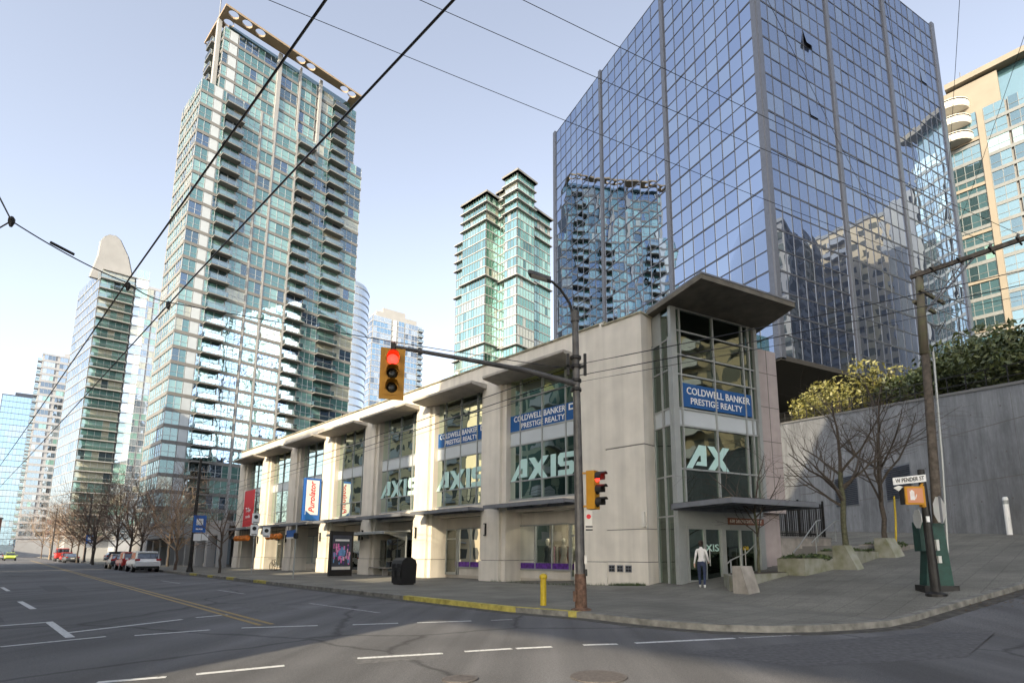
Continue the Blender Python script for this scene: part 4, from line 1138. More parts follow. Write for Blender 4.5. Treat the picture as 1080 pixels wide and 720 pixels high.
# street end
e_ = thing('brick_building', 'low red brick building closing the street at its far end', 'building', (-206,186,0))
MB(frame((-206,186),60,1)).box(-14, 14, -14, 0, 0, 14).build('wall', 'brick_red', e_)
wb = MB(frame((-206,186),60,1))
for i in range(7):
    for k in range(3): MB(frame((-206,186),60,1)).box(-12.5+i*4,-10.9+i*4,-.1,.05,2+k*4,4.2+k*4).build('window', 'sky_dark', e_)
MB(frame((-206,186),60,1)).box(-14.3,14.3,-14.3,.3,14,14.6).build('roof', 'conc', e_)

# ---- buildings across the street, outside the frame: shown only in the glass; blocks added below also shape the sun
def ashlar(name, wall_c, win_c, bw, rh, mort):
    m, t, p = _new(name); n = t.nodes
    tc = n.new('ShaderNodeTexCoord'); sp = n.new('ShaderNodeSeparateXYZ'); cb = n.new('ShaderNodeCombineXYZ'); ad = n.new('ShaderNodeMath'); ad.operation = 'ADD'
    t.links.new(tc.outputs['Object'], sp.inputs[0]); t.links.new(sp.outputs[0], ad.inputs[0]); t.links.new(sp.outputs[1], ad.inputs[1])
    t.links.new(ad.outputs[0], cb.inputs[0]); t.links.new(sp.outputs[2], cb.inputs[1])
    br = n.new('ShaderNodeTexBrick'); br.offset = 0; br.inputs['Scale'].default_value = 1; br.inputs['Brick Width'].default_value = bw; br.inputs['Row Height'].default_value = rh; br.inputs['Mortar Size'].default_value = mort
    br.inputs['Color1'].default_value = (*win_c, 1); br.inputs['Color2'].default_value = tuple(c*1.8 for c in win_c)+(1,); br.inputs['Mortar'].default_value = (*wall_c, 1)
    t.links.new(cb.outputs[0], br.inputs['Vector']); t.links.new(br.outputs['Color'], p.inputs['Base Color'])
    p.inputs['Roughness'].default_value = 0.7
ashlar('far_tan', (0.62,0.50,0.33), (0.06,0.06,0.05), 3.2, 2.9, .75)
ashlar('far_cream', (0.66,0.60,0.45), (0.10,0.11,0.09), 2.6, 2.9, .6)
ashlar('far_dun', (0.30,0.24,0.15), (0.05,0.05,0.04), 2.8, 2.9, .65)
ashlar('far_grey', (0.36,0.34,0.32), (0.05,0.06,0.06), 2.9, 3.0, .5)
ashlar('far_green', (0.30,0.34,0.28), (0.05,0.09,0.08), 2.4, 2.9, .35)
def across(label, x, y, rz, w, d, h, mat, bal=True):
    t = thing('apartment_block', label, 'building', (x, y, 0), R(rz))
    M = PW[t]
    MB(M).box(-w/2, w/2, -d/2, d/2, -.5, h).build('wall', mat, t)
    MB(M).box(-w/2-.3, w/2+.3, -d/2-.3, d/2+.3, h, h+.8).box(-w/5, w/5, -d/5, d/5, h, h+3.5).build('roof', 'conc_light', t)
    if bal:
        for s in (-1, 1):
            m = MB(M)
            for k in range(int(h/2.9)-1):
                m.box(s*w/4-2, s*w/4+2, d/2, d/2+1.4, 3+k*2.9, 3.2+k*2.9); m.box(s*w/4-2, s*w/4+2, d/2+1.3, d/2+1.4, 3.2+k*2.9, 4.1+k*2.9)
                m.box(w/2, w/2+1.4, s*d/4-1.6, s*d/4+1.6, 3+k*2.9, 3.2+k*2.9); m.box(w/2+1.3, w/2+1.4, s*d/4-1.6, s*d/4+1.6, 3.2+k*2.9, 4.1+k*2.9)
            m.build('balcony_stack', 'conc_white', t)
across('tan balconied apartment block mirrored in the uphill face of the glass office block', 118, 62, 105, 26, 30, 76, 'far_tan')
across('grey apartment block mirrored at the corner pier of the glass office block', 94, 36, 100, 22, 20, 70, 'far_grey')
# added unseen blocks: roofs and gaps shaped to throw sun patches onto facade and road
BF = frame((0, 0, 0), -44.2, 1)                      # x down the street, y towards the shops
def sun_blocker(label, x0, x1, y0, y1, z0, h, mat, cat='building'):
    t = thing('sun_blocker', label, cat, BF @ Vector(((x0+x1)/2, (y0+y1)/2, 0)), R(134.2))
    MB(BF).box(x0, x1, y0, y1, z0, h).build('wall', mat, t)
    MB(BF).box(x0, x1, y0, y1+.25, h, h+.3).build('roof', 'conc_light', t)
    n = int((h-max(z0,3))/2.9); 
    for k in range(1, int((x1-x0)/7)+1):
        m = MB(BF); xc = x0+(x1-x0)*(k-.5)/max(1,int((x1-x0)/7))
        for f in range(n): m.box(xc-1.6, xc+1.6, y1, y1+1.2, max(z0,3)+f*2.9, max(z0,3)+.18+f*2.9); m.box(xc-1.6, xc+1.6, y1+1.1, y1+1.2, max(z0,3)+.18+f*2.9, max(z0,3)+1.1+f*2.9)
        m.build('balcony_stack', 'conc_white', t)
    if z0 > 2:
        for xx in ((x1-.5,) if x1 > 0 else (x0+.6,)): MB(BF).box(xx-.5, xx+.5, y0+2, y0+3, -.3, z0).build('column', 'conc', t)
sun_blocker('added cream block on columns behind the camera, open below to let sun onto the road', -12.8, 2.3, -24, -13, 15.3, 39.0, 'far_cream')
sun_blocker('taller added cream block on columns behind the camera, shading part of the hill wall', -30, -12.82, -24, -13, 15.3, 44.0, 'far_cream')
sun_blocker('added tan sun-blocking block across the street, mirrored in the two nearest tall bays', 2.32, 12.3, -16.5, -13, -.5, 28.2, 'far_tan')
sun_blocker('added lower grey block across the street, a gap for sun on the facade', 12.32, 17.2, -16.5, -13.4, -.5, 12.6, 'far_grey')
sun_blocker('added cream sun-blocking block across the street, mirrored in the middle bays', 17.22, 25.0, -16.5, -13, -.5, 25.6, 'far_cream')
sun_blocker('added lower green-grey block across the street, a sun gap mirrored between the middle bays', 25.02, 29.6, -16.5, -13.4, -.5, 12.8, 'far_green')
sun_blocker('added narrow tan sun-blocking block across the street, mirrored in the fifth bay', 29.62, 37.6, -16.5, -13, -.5, 26.0, 'far_tan')
sun_blocker('added low grey block across the street, letting sun past onto the facade', 37.62, 42.2, -16.5, -13.4, -.5, 13.2, 'far_grey')
sun_blocker('added long green-grey sun-blocking block across the street, mirrored in the farthest bays', 42.22, 58, -17, -13, -.5, 25.4, 'far_green')
sun_blocker('added tall tan sun-blocking block across the street farther down', 61.5, 100, -28, -13, -.5, 42, 'far_tan')
across('cream apartment block up the side street, mirrored in the corner entrance glass', 68, 0, 100, 30, 20, 44, 'far_dun')
across('grey office block behind the street corner, mirrored low in the entrance glass', 48, -40, 150, 24, 22, 24, 'far_grey', False)

# ------------------------------------------------------------------ concrete retaining wall on the hill, fence, planters
WF = frame((25.05, 20.0, 0), -1.5, -1)               # x runs away from the camera, y faces it
rw = thing('retaining_wall', 'tall grey cast concrete retaining wall with two louvred vents, under the hedge', 'wall', (25.05, 20.0, gz(25,20)))
wt = lambda x: 10.25 + (x-7.6)*.155             # its top climbs away from the street
wb = MB(WF)
prof = [(-14,-.5),(45,-.5),(45,wt(45)),(-14,wt(-14))]
wb.extrude([(x,-.6,z) for x, z in prof], (0,.6,0)); wb.build('wall', 'cast_concrete', rw, fix=True)
cp = MB(WF)
for (x0, z0), (x1, z1) in zip(prof[2:][::-1][:-1], prof[2:][::-1][1:]):
    cp.extrude([(x0,-.66,z0),(x1,-.66,z1),(x1,-.66,z1+.16),(x0,-.66,z0+.16)], (0,.72,0))
cp.build('coping', 'conc', rw, fix=True)
jn = MB(WF)
for z in (5.55, 8.5): jn.box(-14, 45, -.01, .006, z-.02, z+.02)
for x in range(-12, 44, 5): jn.box(x-.008, x+.008, -.01, .004, 0, 10)
jn.build('joint', 'groove', rw)
ho = MB(WF)
for x in range(-12, 40, 2):
    for z in (4.4, 6.9, 9.4): ho.lathe((x+.7, .003, z), [(.05,-.003),(.05,.003)], 8, axis='y')
ho.build('tie_hole', 'groove', rw)
for (x0, x1, z0, z1) in ((16.1, 18.6, 5.25, 7.45), (22.0, 25.0, 5.3, 7.6)):
    v = MB(WF).box(x0-.08, x1+.08, -.05, .05, z0-.08, z1+.08).build('vent', 'steel_grey', rw)
    s = MB(WF)
    n = 16
    for i in range(n):
        zz = z0+(z1-z0)*i/n; s.extrude([(x0,.052,zz),(x0,.11,zz+.01),(x0,.052,zz+.1)], (x1-x0,0,0))
    s.build('louvre', 'mullion_dark', v, fix=True)
fr_ = thing('railing', 'thin dark railing along the top of the retaining wall', 'railing', WF @ Vector((12,-.5,wt(12))))
m = MB(WF)
for i in range(24):
    x = 7+i*1.4; m.box(x-.025, x+.025, -.4, -.35, wt(x)+.1, wt(x)+1.2)
for dz in (.6, 1.2): m.tube([(7,-.37,wt(7)+dz),(40,-.37,wt(40)+dz)], .03, 5)
m.build('rail', 'black_metal', fr_)
# pale boundary wall and iron fence beside the entrance
g0 = .4
pw = thing('boundary_wall', 'pale rendered low wall beside the glass entrance, carrying the iron fence', 'wall', EF @ Vector((8.2,-1.0,.6)))
MB(EF).box(6.62, 10.6, -1.15, -.8, .0, 2.24).build('wall', 'pale_concrete', pw)
MB(EF).box(6.62, 10.65, -1.2, -.76, 2.24, 2.32).build('coping', 'conc', pw)
fe = thing('iron_fence', 'black iron picket fence standing on the pale wall beside the entrance', 'fence', EF @ Vector((8.2,-1.0,2.32)))
m = MB(EF)
for i in range(30):
    x = 6.7+i*.13; m.box(x-.013, x+.013, -1.0, -.974, 2.34, 3.95); 
for i in range(34):
    y = -1.0-i*.13; m.box(10.45, 10.476, y-.013, y+.013, 2.34, 3.95)
m.build('picket', 'black_metal', fe)
m = MB(EF)
for z in (2.45, 3.75): m.box(6.65, 10.48, -1.01, -.965, z, z+.045); m.box(10.44, 10.485, -5.4, -1.0, z, z+.045)
m.build('rail', 'black_metal', fe)
for x, y in ((6.7,-1.0),(8.6,-1.0),(10.46,-1.0),(10.46,-3.2),(10.46,-5.4)):
    MB(EF).box(x-.035, x+.035, y-.035, y+.035, 2.3, 4.1).build('post', 'black_metal', fe)

def plinth(x0, x1, y0, y1, z0, z1, lean, label, mat):
    """block with one raked face towards the street"""
    t = thing('stone_plinth', label, 'plinth', EF @ Vector(((x0+x1)/2, (y0+y1)/2, z0)))
    b = MB(EF).extrude([(x0,y0,z0-.3),(x0,y1+lean*1.3,z0-.3),(x0,y1+lean,z0),(x0,y1,z1),(x0,y0,z1)], (x1-x0,0,0))
    b.build('block', mat, t, fix=True); return t
def planter(pts, z0, z1, label, mat, soil=True):
    c = sum((Vector(p) for p in pts), Vector((0,0)))/len(pts)
    t = thing('planter', label, 'planter', EF @ Vector((c[0], c[1], z0)))
    MB(EF).prism(pts, z0-.6, z1).build('wall', mat, t, fix=True)
    inner = [tuple(c+(Vector(p)-c)*.86) for p in pts]
    MB(EF).prism(inner, z1-.1, z1+.02).build('soil', 'bark', t, fix=True)
    return t
plinth(-.72, -.2, 3.4, 3.75, .28, 1.14, .28, 'whitish raked stone plinth in front of the glass doors', 'pale_concrete')
planter([(-.50,3.05),(4.2,2.0),(4.2,.9),(.6,1.75)], .35, .82, 'low mossy planter by the glass doors holding the thin bare tree', 'moss_concrete')
planter([(3.55,2.9),(7.6,2.5),(7.6,1.2),(3.55,1.7)], .75, 1.35, 'green-stained planter in the middle of the steps, full of ivy', 'moss_concrete')
plinth(5.5, 5.95, 2.7, 3.2, .95, 1.85, .45, 'mossy raked plinth between the two middle planters', 'moss_concrete')
planter([(6.4,2.9),(10.3,1.9),(10.3,.6),(6.4,1.4)], 1.05, 1.62, 'stained planter below the bare trees', 'moss_concrete')
plinth(9.6, 10.3, 1.9, 2.4, 1.45, 2.2, .35, 'small square mossy plinth at the upper end of the planters', 'moss_concrete')
planter([(10.4,1.75),(14.4,1.3),(14.4,.5),(10.4,.7)], 1.5, 1.95, 'narrow stained ledge at the top of the planters', 'pale_concrete')
# steps between the planters
st = thing('stairs', 'grey concrete steps climbing behind the planters', 'stairs', EF @ Vector((9,.2,.8)))
m = MB(EF)
for i in range(10): m.box(5.2+i*.36, 13, -2.2, 1.4, .3, .75+i*.125)
m.build('step', 'conc', st)
def handrail(pts, label, mat='alu'):
    t = thing('handrail', label, 'handrail', EF @ Vector(pts[0]))
    MB(EF).tube(pts, .024, 6).build('rail', mat, t)
    for p in (pts[1], pts[-2]): MB(EF).box(p[0]-.018, p[0]+.018, p[1]-.018, p[1]+.018, p[2]-.95, p[2]).build('post', mat, t)
handrail([(1.0,1.55,1.15),(1.0,1.75,1.3),(2.0,1.6,1.55),(2.9,1.4,2.0),(3.2,1.2,2.05),(3.25,1.2,1.8)], 'pale steel handrail beside the glass doors')
handrail([(4.4,1.5,1.35),(4.7,1.5,1.5),(6.2,.8,1.95),(8.2,.2,3.0),(8.5,.2,3.05)], 'long sloping steel handrail at the foot of the iron fence')
handrail([(7.2,.6,2.0),(7.5,.6,2.2),(10.1,-.2,3.05),(10.5,-.2,3.1)], 'short sloping steel handrail behind the first bare hill tree')

# ------------------------------------------------------------------ street furniture
def gpt(x, y, z=0.13): return (x, y, gz(x, y)+z)
# traffic pole with arm and lamp
P0 = gpt(1.03, 14.27)
pl_ = thing('traffic_pole', 'tall dark street pole at the kerb corner with signal arm and curved lamp arm', 'street pole', P0)
m = MB(); x, y, z = P0
m.tube([(x,y,z),(x-.01,y,z+.9)], [.155,.145], 12, 'pole_rusty'); m.tube([(x-.01,y,z+.9),(x-.03,y,z+3.4)], [.125,.115], 12, 'pole_grey'); m.tube([(x-.03,y,z+3.4),(x-.08,y,z+8.0)], [.115,.085], 12, 'pole_grey')
m.lathe((x,y,z), [(.26,-.02),(.26,.03),(.17,.06)], 12, 'pole_rusty'); m.lathe((x-.08,y,z+7.7), [(.12,0),(.12,.3),(.05,.33)], 10, 'pole_grey')
m.build('pole', None, pl_)
ax, ay = -3.32, 11.95
m = MB(); m.tube([(x-.06,y,6.05),(x-1.4,y-.75,6.18),(x-2.9,y-1.55,6.2),(ax,ay,6.2)], [.085,.07,.055,.045], 10); m.build('signal_arm', 'pole_grey', pl_)
for zz in (5.85, 6.1, 6.5, 6.75): MB().lathe((x-.07,y,zz), [(.15,0),(.15,.08)], 10).build('collar', 'black_metal', pl_)
MB().box(x-.32,x+.2,y-.05,y+.05,6.52,6.58).box(x-.32,x-.24,y-.05,y+.05,6.3,6.9).box(x+.14,x+.22,y-.05,y+.05,6.3,6.9).build('wire_bracket', 'black_metal', pl_)
m = MB(); cx, cz = x-.08, 7.85
lp = [(cx,y,cz-.3),(cx-.03,y-.02,cz+.1),(cx-.15,y-.07,cz+.5),(cx-.4,y-.16,cz+.86),(cx-.66,y-.26,cz+1.05)]
m.tube(lp, [.05,.045,.04,.035,.035], 8); m.build('lamp_arm', 'black_metal', pl_)
m = MB(); e0 = Vector(lp[-1]); dv = Vector((-.92,-.36,.12)).normalized()
m.extrude([e0+Vector((0,-.1,-.03)), e0+dv*.62+Vector((0,-.13,-.03)), e0+dv*.68+Vector((0,0,.0)), e0+dv*.62+Vector((0,.13,-.03)), e0+Vector((0,.1,-.03))], (0,0,.1))
lh = m.build('lamp_head', 'pole_grey', pl_, fix=True)
m = MB(); m.extrude([e0+dv*.12+Vector((0,-.09,-.045)), e0+dv*.58+Vector((0,-.1,-.045)), e0+dv*.58+Vector((0,.1,-.045)), e0+dv*.12+Vector((0,.09,-.045))], (0,0,.01)); m.build('lens', 'offwhite', lh, fix=True)
m = MB(); m.box(x+.09,x+.16,y-.13,y-.04,1.28,1.5,'offwhite'); m.box(x+.10,x+.16,y-.13,y-.05,.98,1.15,'black_metal'); m.build('push_button', None, pl_)
MB().box(x-.2,x-.13,y-.12,y+.1,.35,.6).build('hand_hole_cover', 'pole_rusty', pl_)
def signal(label, c, face, plate, w=.36, tilt=0, lit=True):
    """three-lamp vertical head; face = bearing it looks along"""
    t = thing('traffic_signal', label, 'traffic light', (c[0],c[1],c[2]-.5))
    F = frame(c, face-90, 1)                            # y outwards = face direction
    m = MB(F); m.box(-w/2, w/2, -.24, 0, -.5, .5)
    m.build('housing', 'signal_yellow', t)
    if plate:
        MB(F).box(-w/2-.09, w/2+.09, -.05, -.02, -.6, .6).build('backplate', 'signal_yellow', t)
    for i, col in enumerate(('signal_red' if lit else 'signal_off', 'signal_off', 'signal_off')):
        zc = .33-i*.33
        MB(F).lathe((0,0,zc), [(.125,.0),(.11,.03),(.05,.045)], 16, axis='y').build('lens', col, t, smooth=True)
        v = MB(F); n = 12
        for k in range(n):
            a, b_ = math.pi*(-.12+1.24*k/n), math.pi*(-.12+1.24*(k+1)/n)
            p = lambda r, an, yy: (r*math.cos(an), yy, zc+r*math.sin(an))
            v.add([p(.145,a,0),p(.145,b_,0),p(.145,b_,.26 if k in range(3,9) else .17),p(.145,a,.26 if k in range(3,9) else .17)], [(0,1,2,3)])
        v.build('visor', 'black_metal' if not plate else 'signal_yellow', t)
    return t
s1 = signal('amber traffic signal with backplate hanging at the end of the long arm, red lamp lit', (-3.35,11.9,5.56), 162, True)
MB().box(-3.40,-3.30,11.87,11.97,6.05,6.28).build('hanger', 'black_metal', s1)
s2 = signal('amber traffic signal fixed sideways to the street pole, red lamp lit', (1.47,14.15,3.17), 122, False, .3)
MB().tube([(1.0,14.25,3.62),(1.47,14.2,3.62)], .03, 6).tube([(1.0,14.25,2.75),(1.47,14.2,2.75)], .03, 6).build('bracket', 'signal_yellow', s2)
t = thing('regulation_sign', 'small white parking sign on the street pole under the side signal', 'sign', (1.24,14.2,2.2))
MB().box(1.15,1.33,14.13,14.15,2.1,2.62).build('plate', 'offwhite', t); MB().lathe((1.24,14.125,2.48), [(.06,-.003),(.06,.003)], 14, axis='y').build('ring', 'red', t)
MB().box(1.16,1.34,14.124,14.129,2.12,2.16).box(1.16,1.34,14.124,14.129,2.2,2.24).build('line', 'black', t)
# yellow bollard
def bollard(x, y, h, r, mat, label, cat='bollard'):
    t = thing('bollard', label, cat, gpt(x, y)); b = PW[t]
    MB(b).lathe((0,0,0), [(r,0),(r*.97,h*.86)], 14).build('post', mat, t, smooth=False)
    MB(b).lathe((0,0,h*.84), [(r*1.25,0),(r*1.3,h*.05),(r*1.25,h*.11),(r*.8,h*.15),(r*.2,h*.165)], 14).build('cap', mat, t, smooth=True)
bollard(.08, 15.54, .86, .085, 'yellow', 'yellow bollard at the kerb beside the tall street pole')
t = thing('marker_post', 'plain white post at the foot of the concrete wall', 'post', gpt(24.4, 28.7)); MB(PW[t]).lathe((0,0,0), [(.13,0),(.13,1.9),(.09,1.98)], 12).build('post', 'white', t); MB(PW[t]).lathe((0,0,1.6), [(.133,0),(.133,.2)], 12).build('band', 'alu', t)
t = thing('marker_post', 'thin leaning yellow post by the topmost planter', 'post', EF @ Vector((13.0,.9,1.8)))
o = EF @ Vector((13.0,.9,1.8)); MB().tube([o, o+Vector((.12,0,1.35)), o+Vector((.16,0,2.5))], [.05,.05,.045], 8).build('post', 'yellow', t); MB().lathe(o, [(.1,0),(.1,.06)], 10).build('foot', 'iron', t)

# crossing post on the hill corner
P1 = gpt(10.21, 14.48); x, y, z = P1
cp_ = thing('crossing_post', 'dark slanting crossing-signal post at the hill kerb with street sign and push button', 'post', P1)
m = MB(); m.tube([(x,y,z-.1),(x-.05,y,3.75)], [.115,.085], 12); m.lathe((x,y,z), [(.24,-.02),(.24,.05),(.14,.1)], 12); m.build('post', 'black_metal', cp_)
MB().box(x+.06,x+.13,y-.13,y-.03,1.62,1.9).box(x+.07,x+.15,y-.13,y-.04,1.3,1.48).build('push_button', 'alu_light', cp_)
MB().box(x-.13,x-.05,y-.14,y-.1,2.35,2.5).build('sticker', 'white', cp_)
t = thing('street_sign', 'white street-name plate reading W PENDER ST at the top of the crossing post', 'sign', (9.8,14.4,3.4))
S = Vector((.985,-.17,.10)).normalized()
m = MB(); c = Vector((9.78,14.40,3.47))
m.extrude([c-S*.40+Vector((0,0,-.095)), c+S*.40+Vector((0,0,-.095)), c+S*.40+Vector((0,0,.095)), c-S*.40+Vector((0,0,.095))], (0,.02,0)); m.build('plate', 'white', t, fix=True)
text('lettering', 'W PENDER ST', .15, c+Vector((0,-.012,0)), S, 'black', t, .006, width=.70)
m = MB(); m.extrude([c-S*.29+Vector((0,-.002,-.27)), c-S*.41+Vector((0,-.002,-.17)), c-S*.29+Vector((0,-.002,-.12)), c-S*.17+Vector((0,-.002,-.17))], (0,.015,0)); m.build('tab', 'alu_light', t, fix=True)
t = thing('pedestrian_signal', 'amber pedestrian signal box with a lit orange hand, on the crossing post', 'traffic light', (9.85,14.35,2.8))
m = MB(); m.box(9.57,10.03,14.32,14.55,2.82,3.26); m.build('housing', 'black_metal', t)
MB().box(9.55,10.05,14.28,14.32,2.80,3.28).build('frame', 'signal_yellow', t)
MB().box(9.60,10.00,14.265,14.28,2.85,3.23).build('lens', 'hand_orange', t)
hd = MB()
for i, (dx, h) in enumerate(((-.05,.13),(-.02,.16),(.01,.155),(.04,.13))): hd.box(9.72+dx-.011, 9.72+dx+.011, 14.258, 14.264, 3.02, 3.02+h)
hd.box(9.66, 9.775, 14.258, 14.264, 2.92, 3.02); hd.extrude([(9.78,14.258,2.95),(9.80,14.258,2.95),(9.84,14.258,3.06),(9.82,14.258,3.07)], (0,.006,0)); hd.build('hand', 'white', t, fix=True)
MB().tube([(10.05,14.4,3.3),(10.2,14.45,3.42)], .03, 6).tube([(10.0,14.4,2.8),(10.18,14.45,2.72)], .03, 6).box(10.03,10.12,14.36,14.5,2.75,3.3).build('bracket', 'signal_yellow', t)
def octagon(c, r, bearing, label):
    t = thing('stop_sign', label, 'sign', (c[0],c[1],c[2]-r))
    F = frame(c, bearing, 1)
    pts = [(r*math.cos(math.pi/8+k*math.pi/4), 0, r*math.sin(math.pi/8+k*math.pi/4)) for k in range(8)]
    MB(F).extrude(pts, (0,.012,0)).build('plate', 'alu_light', t, fix=True)
    MB(F).box(-.03,.03,.012,.05,-r,r).build('bracket', 'steel_grey', t)
octagon((10.52,14.46,2.68), .36, 58, 'bare metal back of a traffic sign on the uphill side of the crossing post')
octagon((10.02,14.62,2.45), .26, 12, 'bare metal back of a traffic sign behind the crossing post, below the pedestrian signal')
# green service cabinet
gx, gy = 10.75, 15.2; z = gz(gx,gy)+.13
t = thing('utility_cabinet', 'dark green flared utility cabinet with graffiti behind the crossing post', 'utility box', (gx,gy,z))
m = MB(); F = frame((gx,gy,z), 100, 1); m.M = F
m.add([(-.33,-.2,.14),(.33,-.2,.14),(.33,.2,.14),(-.33,.2,.14),(-.15,-.16,1.75),(.26,-.16,1.75),(.26,.16,1.75),(-.15,.16,1.75)], [(0,3,2,1),(4,5,6,7),(0,1,5,4),(1,2,6,5),(2,3,7,6),(3,0,4,7)])
m.build('body', 'green_box', t, fix=True)
MB(F).box(-.42,.42,-.27,.27,-.1,.14).build('base', 'black_metal', t)
MB(F).box(-.36,-.06,-.2,.2,1.05,1.85).build('box', 'green_box', t); MB(F).box(-.02,.28,-.18,.18,1.75,1.80).build('lid', 'green_box', t)
gr = MB(F)
for i in range(7):
    a = .55+i*.09; gr.tube([(-.22+.02*i%.05,.225-.04*(a/1.6),a),(-.16,.23-.042*(a/1.6),a+.07),(-.11+.03*(i%2),.225-.04*(a/1.6),a+.02)], .010, 4)
gr.build('graffiti', 'mint', t)
# utility pole with cross-arms
U0 = gpt(17.0, 23.64); x, y, z = U0
up_ = thing('utility_pole', 'leaning mossy wooden utility pole with two levels of cross-arms on the hill pavement', 'utility pole', U0)
MB().tube([(x,y,z-.2),(x+.15,y,z+3),(x+.35,y,z+8),(x+.5,y,14.35)], [.20,.19,.165,.14], 12, 'wood_pole').build('pole', 'wood_pole', up_, smooth=True)
MB().tube([(x+.32,y-.02,10.4),(x+.505,y-.02,14.4)], [.182,.152], 12).build('moss', 'moss_pole', up_, smooth=True)
MB().tube([(x+.28,y-.1,z),(x+.5,y-.1,z+4),(x+.62,y-.15,z+8.5),(x+.58,y-.22,z+8.9)], .05, 8).build('conduit', 'alu', up_)
tp = Vector((x+.47,y-.15,14.2)); ad = bd(142); ar = tp+ad*3.9
F = frame(tp, 142, 1)
MB(F).box(-.4, 3.9, -.07, .07, -.08, .10).build('crossarm', 'wood_pole', up_)
MB().tube([tp+ad*2.0+Vector((0,0,-.08)), Vector((x+.42,y,12.2))], .04, 6).tube([tp+ad*1.7+Vector((0,.1,-.08)), Vector((x+.42,y+.1,12.2))], .03, 6).build('brace', 'steel_grey', up_)
INS = []
for d_ in (.5, 1.5, 2.6, 3.5):
    c = tp+ad*d_; MB().lathe((c.x,c.y,c.z+.1), [(.025,0),(.06,.03),(.035,.08),(.07,.12),(.04,.2)], 8).build('insulator', 'conc', up_); INS.append(c+Vector((0,0,.3)))
    MB(frame(c, 142, 1)).box(-.03,.03,-.45,.45,-.05,0).build('spreader', 'black_metal', up_)
LOW = []
for (off, zz, ln) in ((-.2, 13.35, 2.3), (.2, 12.95, 1.9)):
    c = Vector((x+.40, y+off, zz)); F = frame(c, 57, 1)
    MB(F).box(-.3, ln, -.06, .06, -.07, .07).build('crossarm', 'moss_pole', up_)
    for d_ in (ln*.45, ln*.75, ln-.1):
        p = c+bd(57)*d_; MB().lathe((p.x,p.y,p.z+.07), [(.02,0),(.05,.03),(.03,.07),(.05,.1),(.02,.16)], 8).build('insulator', 'conc', up_); LOW.append(p+Vector((0,0,.2)))
bx = MB()
for i in range(5): bx.tube([(x+.43+.1*i, y-.3, 11.8-.15*i),(x+.6+.12*i, y-.5, 11.4+.1*i)], .02, 4)
bx.build('wire_tail', 'black', up_)

# bus shelter with poster panel, bench, bin
def on_kerb(t_, inset): p = K0+KD*t_ - Vector((-.717,-.697,0))*inset; return (p.x, p.y)
sx, sy = on_kerb(27.3, 3.0)
SH = frame((-9.0, 34.4, gz(-9,34.4)+.13), -44.2, -1)
bs_ = thing('bus_shelter', 'glass bus shelter with a curved roof on slanted brackets and a bench', 'bus shelter', (-9.0,34.4,.13))
m = MB(SH)
for i in range(5): m.box(i*2.0-.04, i*2.0+.04, -.9, .9, 2.62+.0, 2.72)
m.box(-.2, 8.2, .85, .93, 2.6, 2.74); m.box(-.2, 8.2, -.93, -.85, 2.72, 2.86)
rfm = m.build('roof_frame', 'alu', bs_)
MB(SH).box(-.2, 8.2, -.85, .85, 2.75, 2.77).build('roof_glass', 'frost', rfm)
for xx in (.1, 4.0, 7.9):
    MB(SH).tube([(xx,-.8,0),(xx,-.8,2.75)], .06, 8).build('post', 'alu', bs_)
    MB(SH).extrude([(xx-.03,-.8,2.2),(xx-.03,.7,2.66),(xx-.03,-.8,2.66)], (.06,0,0)).build('bracket', 'alu', bs_, fix=True)
for xx in (.15, 2.75, 5.35): MB(SH).box(xx, xx+2.4, -.82, -.79, .25, 2.3).build('side_pane', 'rail_glass', bs_)
be = MB(SH); be.box(1.5, 5.2, -.65, -.2, .45, .52); be.box(1.9,1.98,-.6,-.25,0,.45); be.box(4.7,4.78,-.6,-.25,0,.45); be.tube([(1.6,-.7,.5),(1.6,-.72,.9),(5.1,-.72,.9),(5.1,-.7,.5)], .02, 5)
be.build('bench', 'pale_concrete', bs_)
AD = frame((-12.2, 33.92, .13), 45, 1)
ap = thing('poster_stand', 'black freestanding panel with a pink and purple poster at the end of the bus shelter', 'advertising panel', (-12.2,33.92,.13))
MB(AD).box(-.72, .72, -.12, .12, .06, 2.75).build('case', 'black', ap)
MB(AD).box(-.6, .6, .12, .128, .42, 2.5).build('poster', 'mullion_blue', ap)
ps = MB(AD)
random.seed(5)
for i in range(60):
    px_, pz_ = random.uniform(-.56,.5), random.uniform(.7,1.75); w_, h_ = random.uniform(.03,.12), random.uniform(.08,.4)
    ps.box(px_, min(.59,px_+w_), .129, .1292+.00004*i, pz_, min(2.0,pz_+h_), random.choice(('purple','poster_pink','poster_pink','poster_rose','poster_blue')))
ps.build('picture', None, ap)
fg = MB(AD); fg.lathe((.02,.1315,1.72), [(.09,-.001),(.09,.001)], 12, axis='y'); fg.extrude([(-.18,.131,1.25),(.2,.131,1.25),(.24,.131,1.55),(.1,.131,1.66),(-.1,.131,1.66),(-.22,.131,1.52)], (0,.002,0)); fg.build('figure', 'poster_blue', ap, fix=True)
MB(AD).box(-.45,.45,.129,.133,2.14,2.26).build('headline', 'white', ap)
MB(AD).box(-.58,.58,.129,.134,.44,.62).build('caption_strip', 'offwhite', ap)
b_ = (-6.3, 25.75)
t = thing('litter_bin', 'shiny black double litter bin with a domed lid on the pavement', 'bin', gpt(*b_))
F = frame(gpt(*b_), -44.2, -1)
m = MB(F); m.extrude([(-.45,y_,z_) for y_, z_ in ((-.36,.06),(.36,.06),(.40,.9),(.34,1.1),(.15,1.22),(-.15,1.22),(-.34,1.1),(-.40,.9))], (.9,0,0)); m.build('body', 'black', t, fix=True)
MB(F).box(-.4,.4,-.3,.3,0,.06).build('foot', 'black_metal', t)
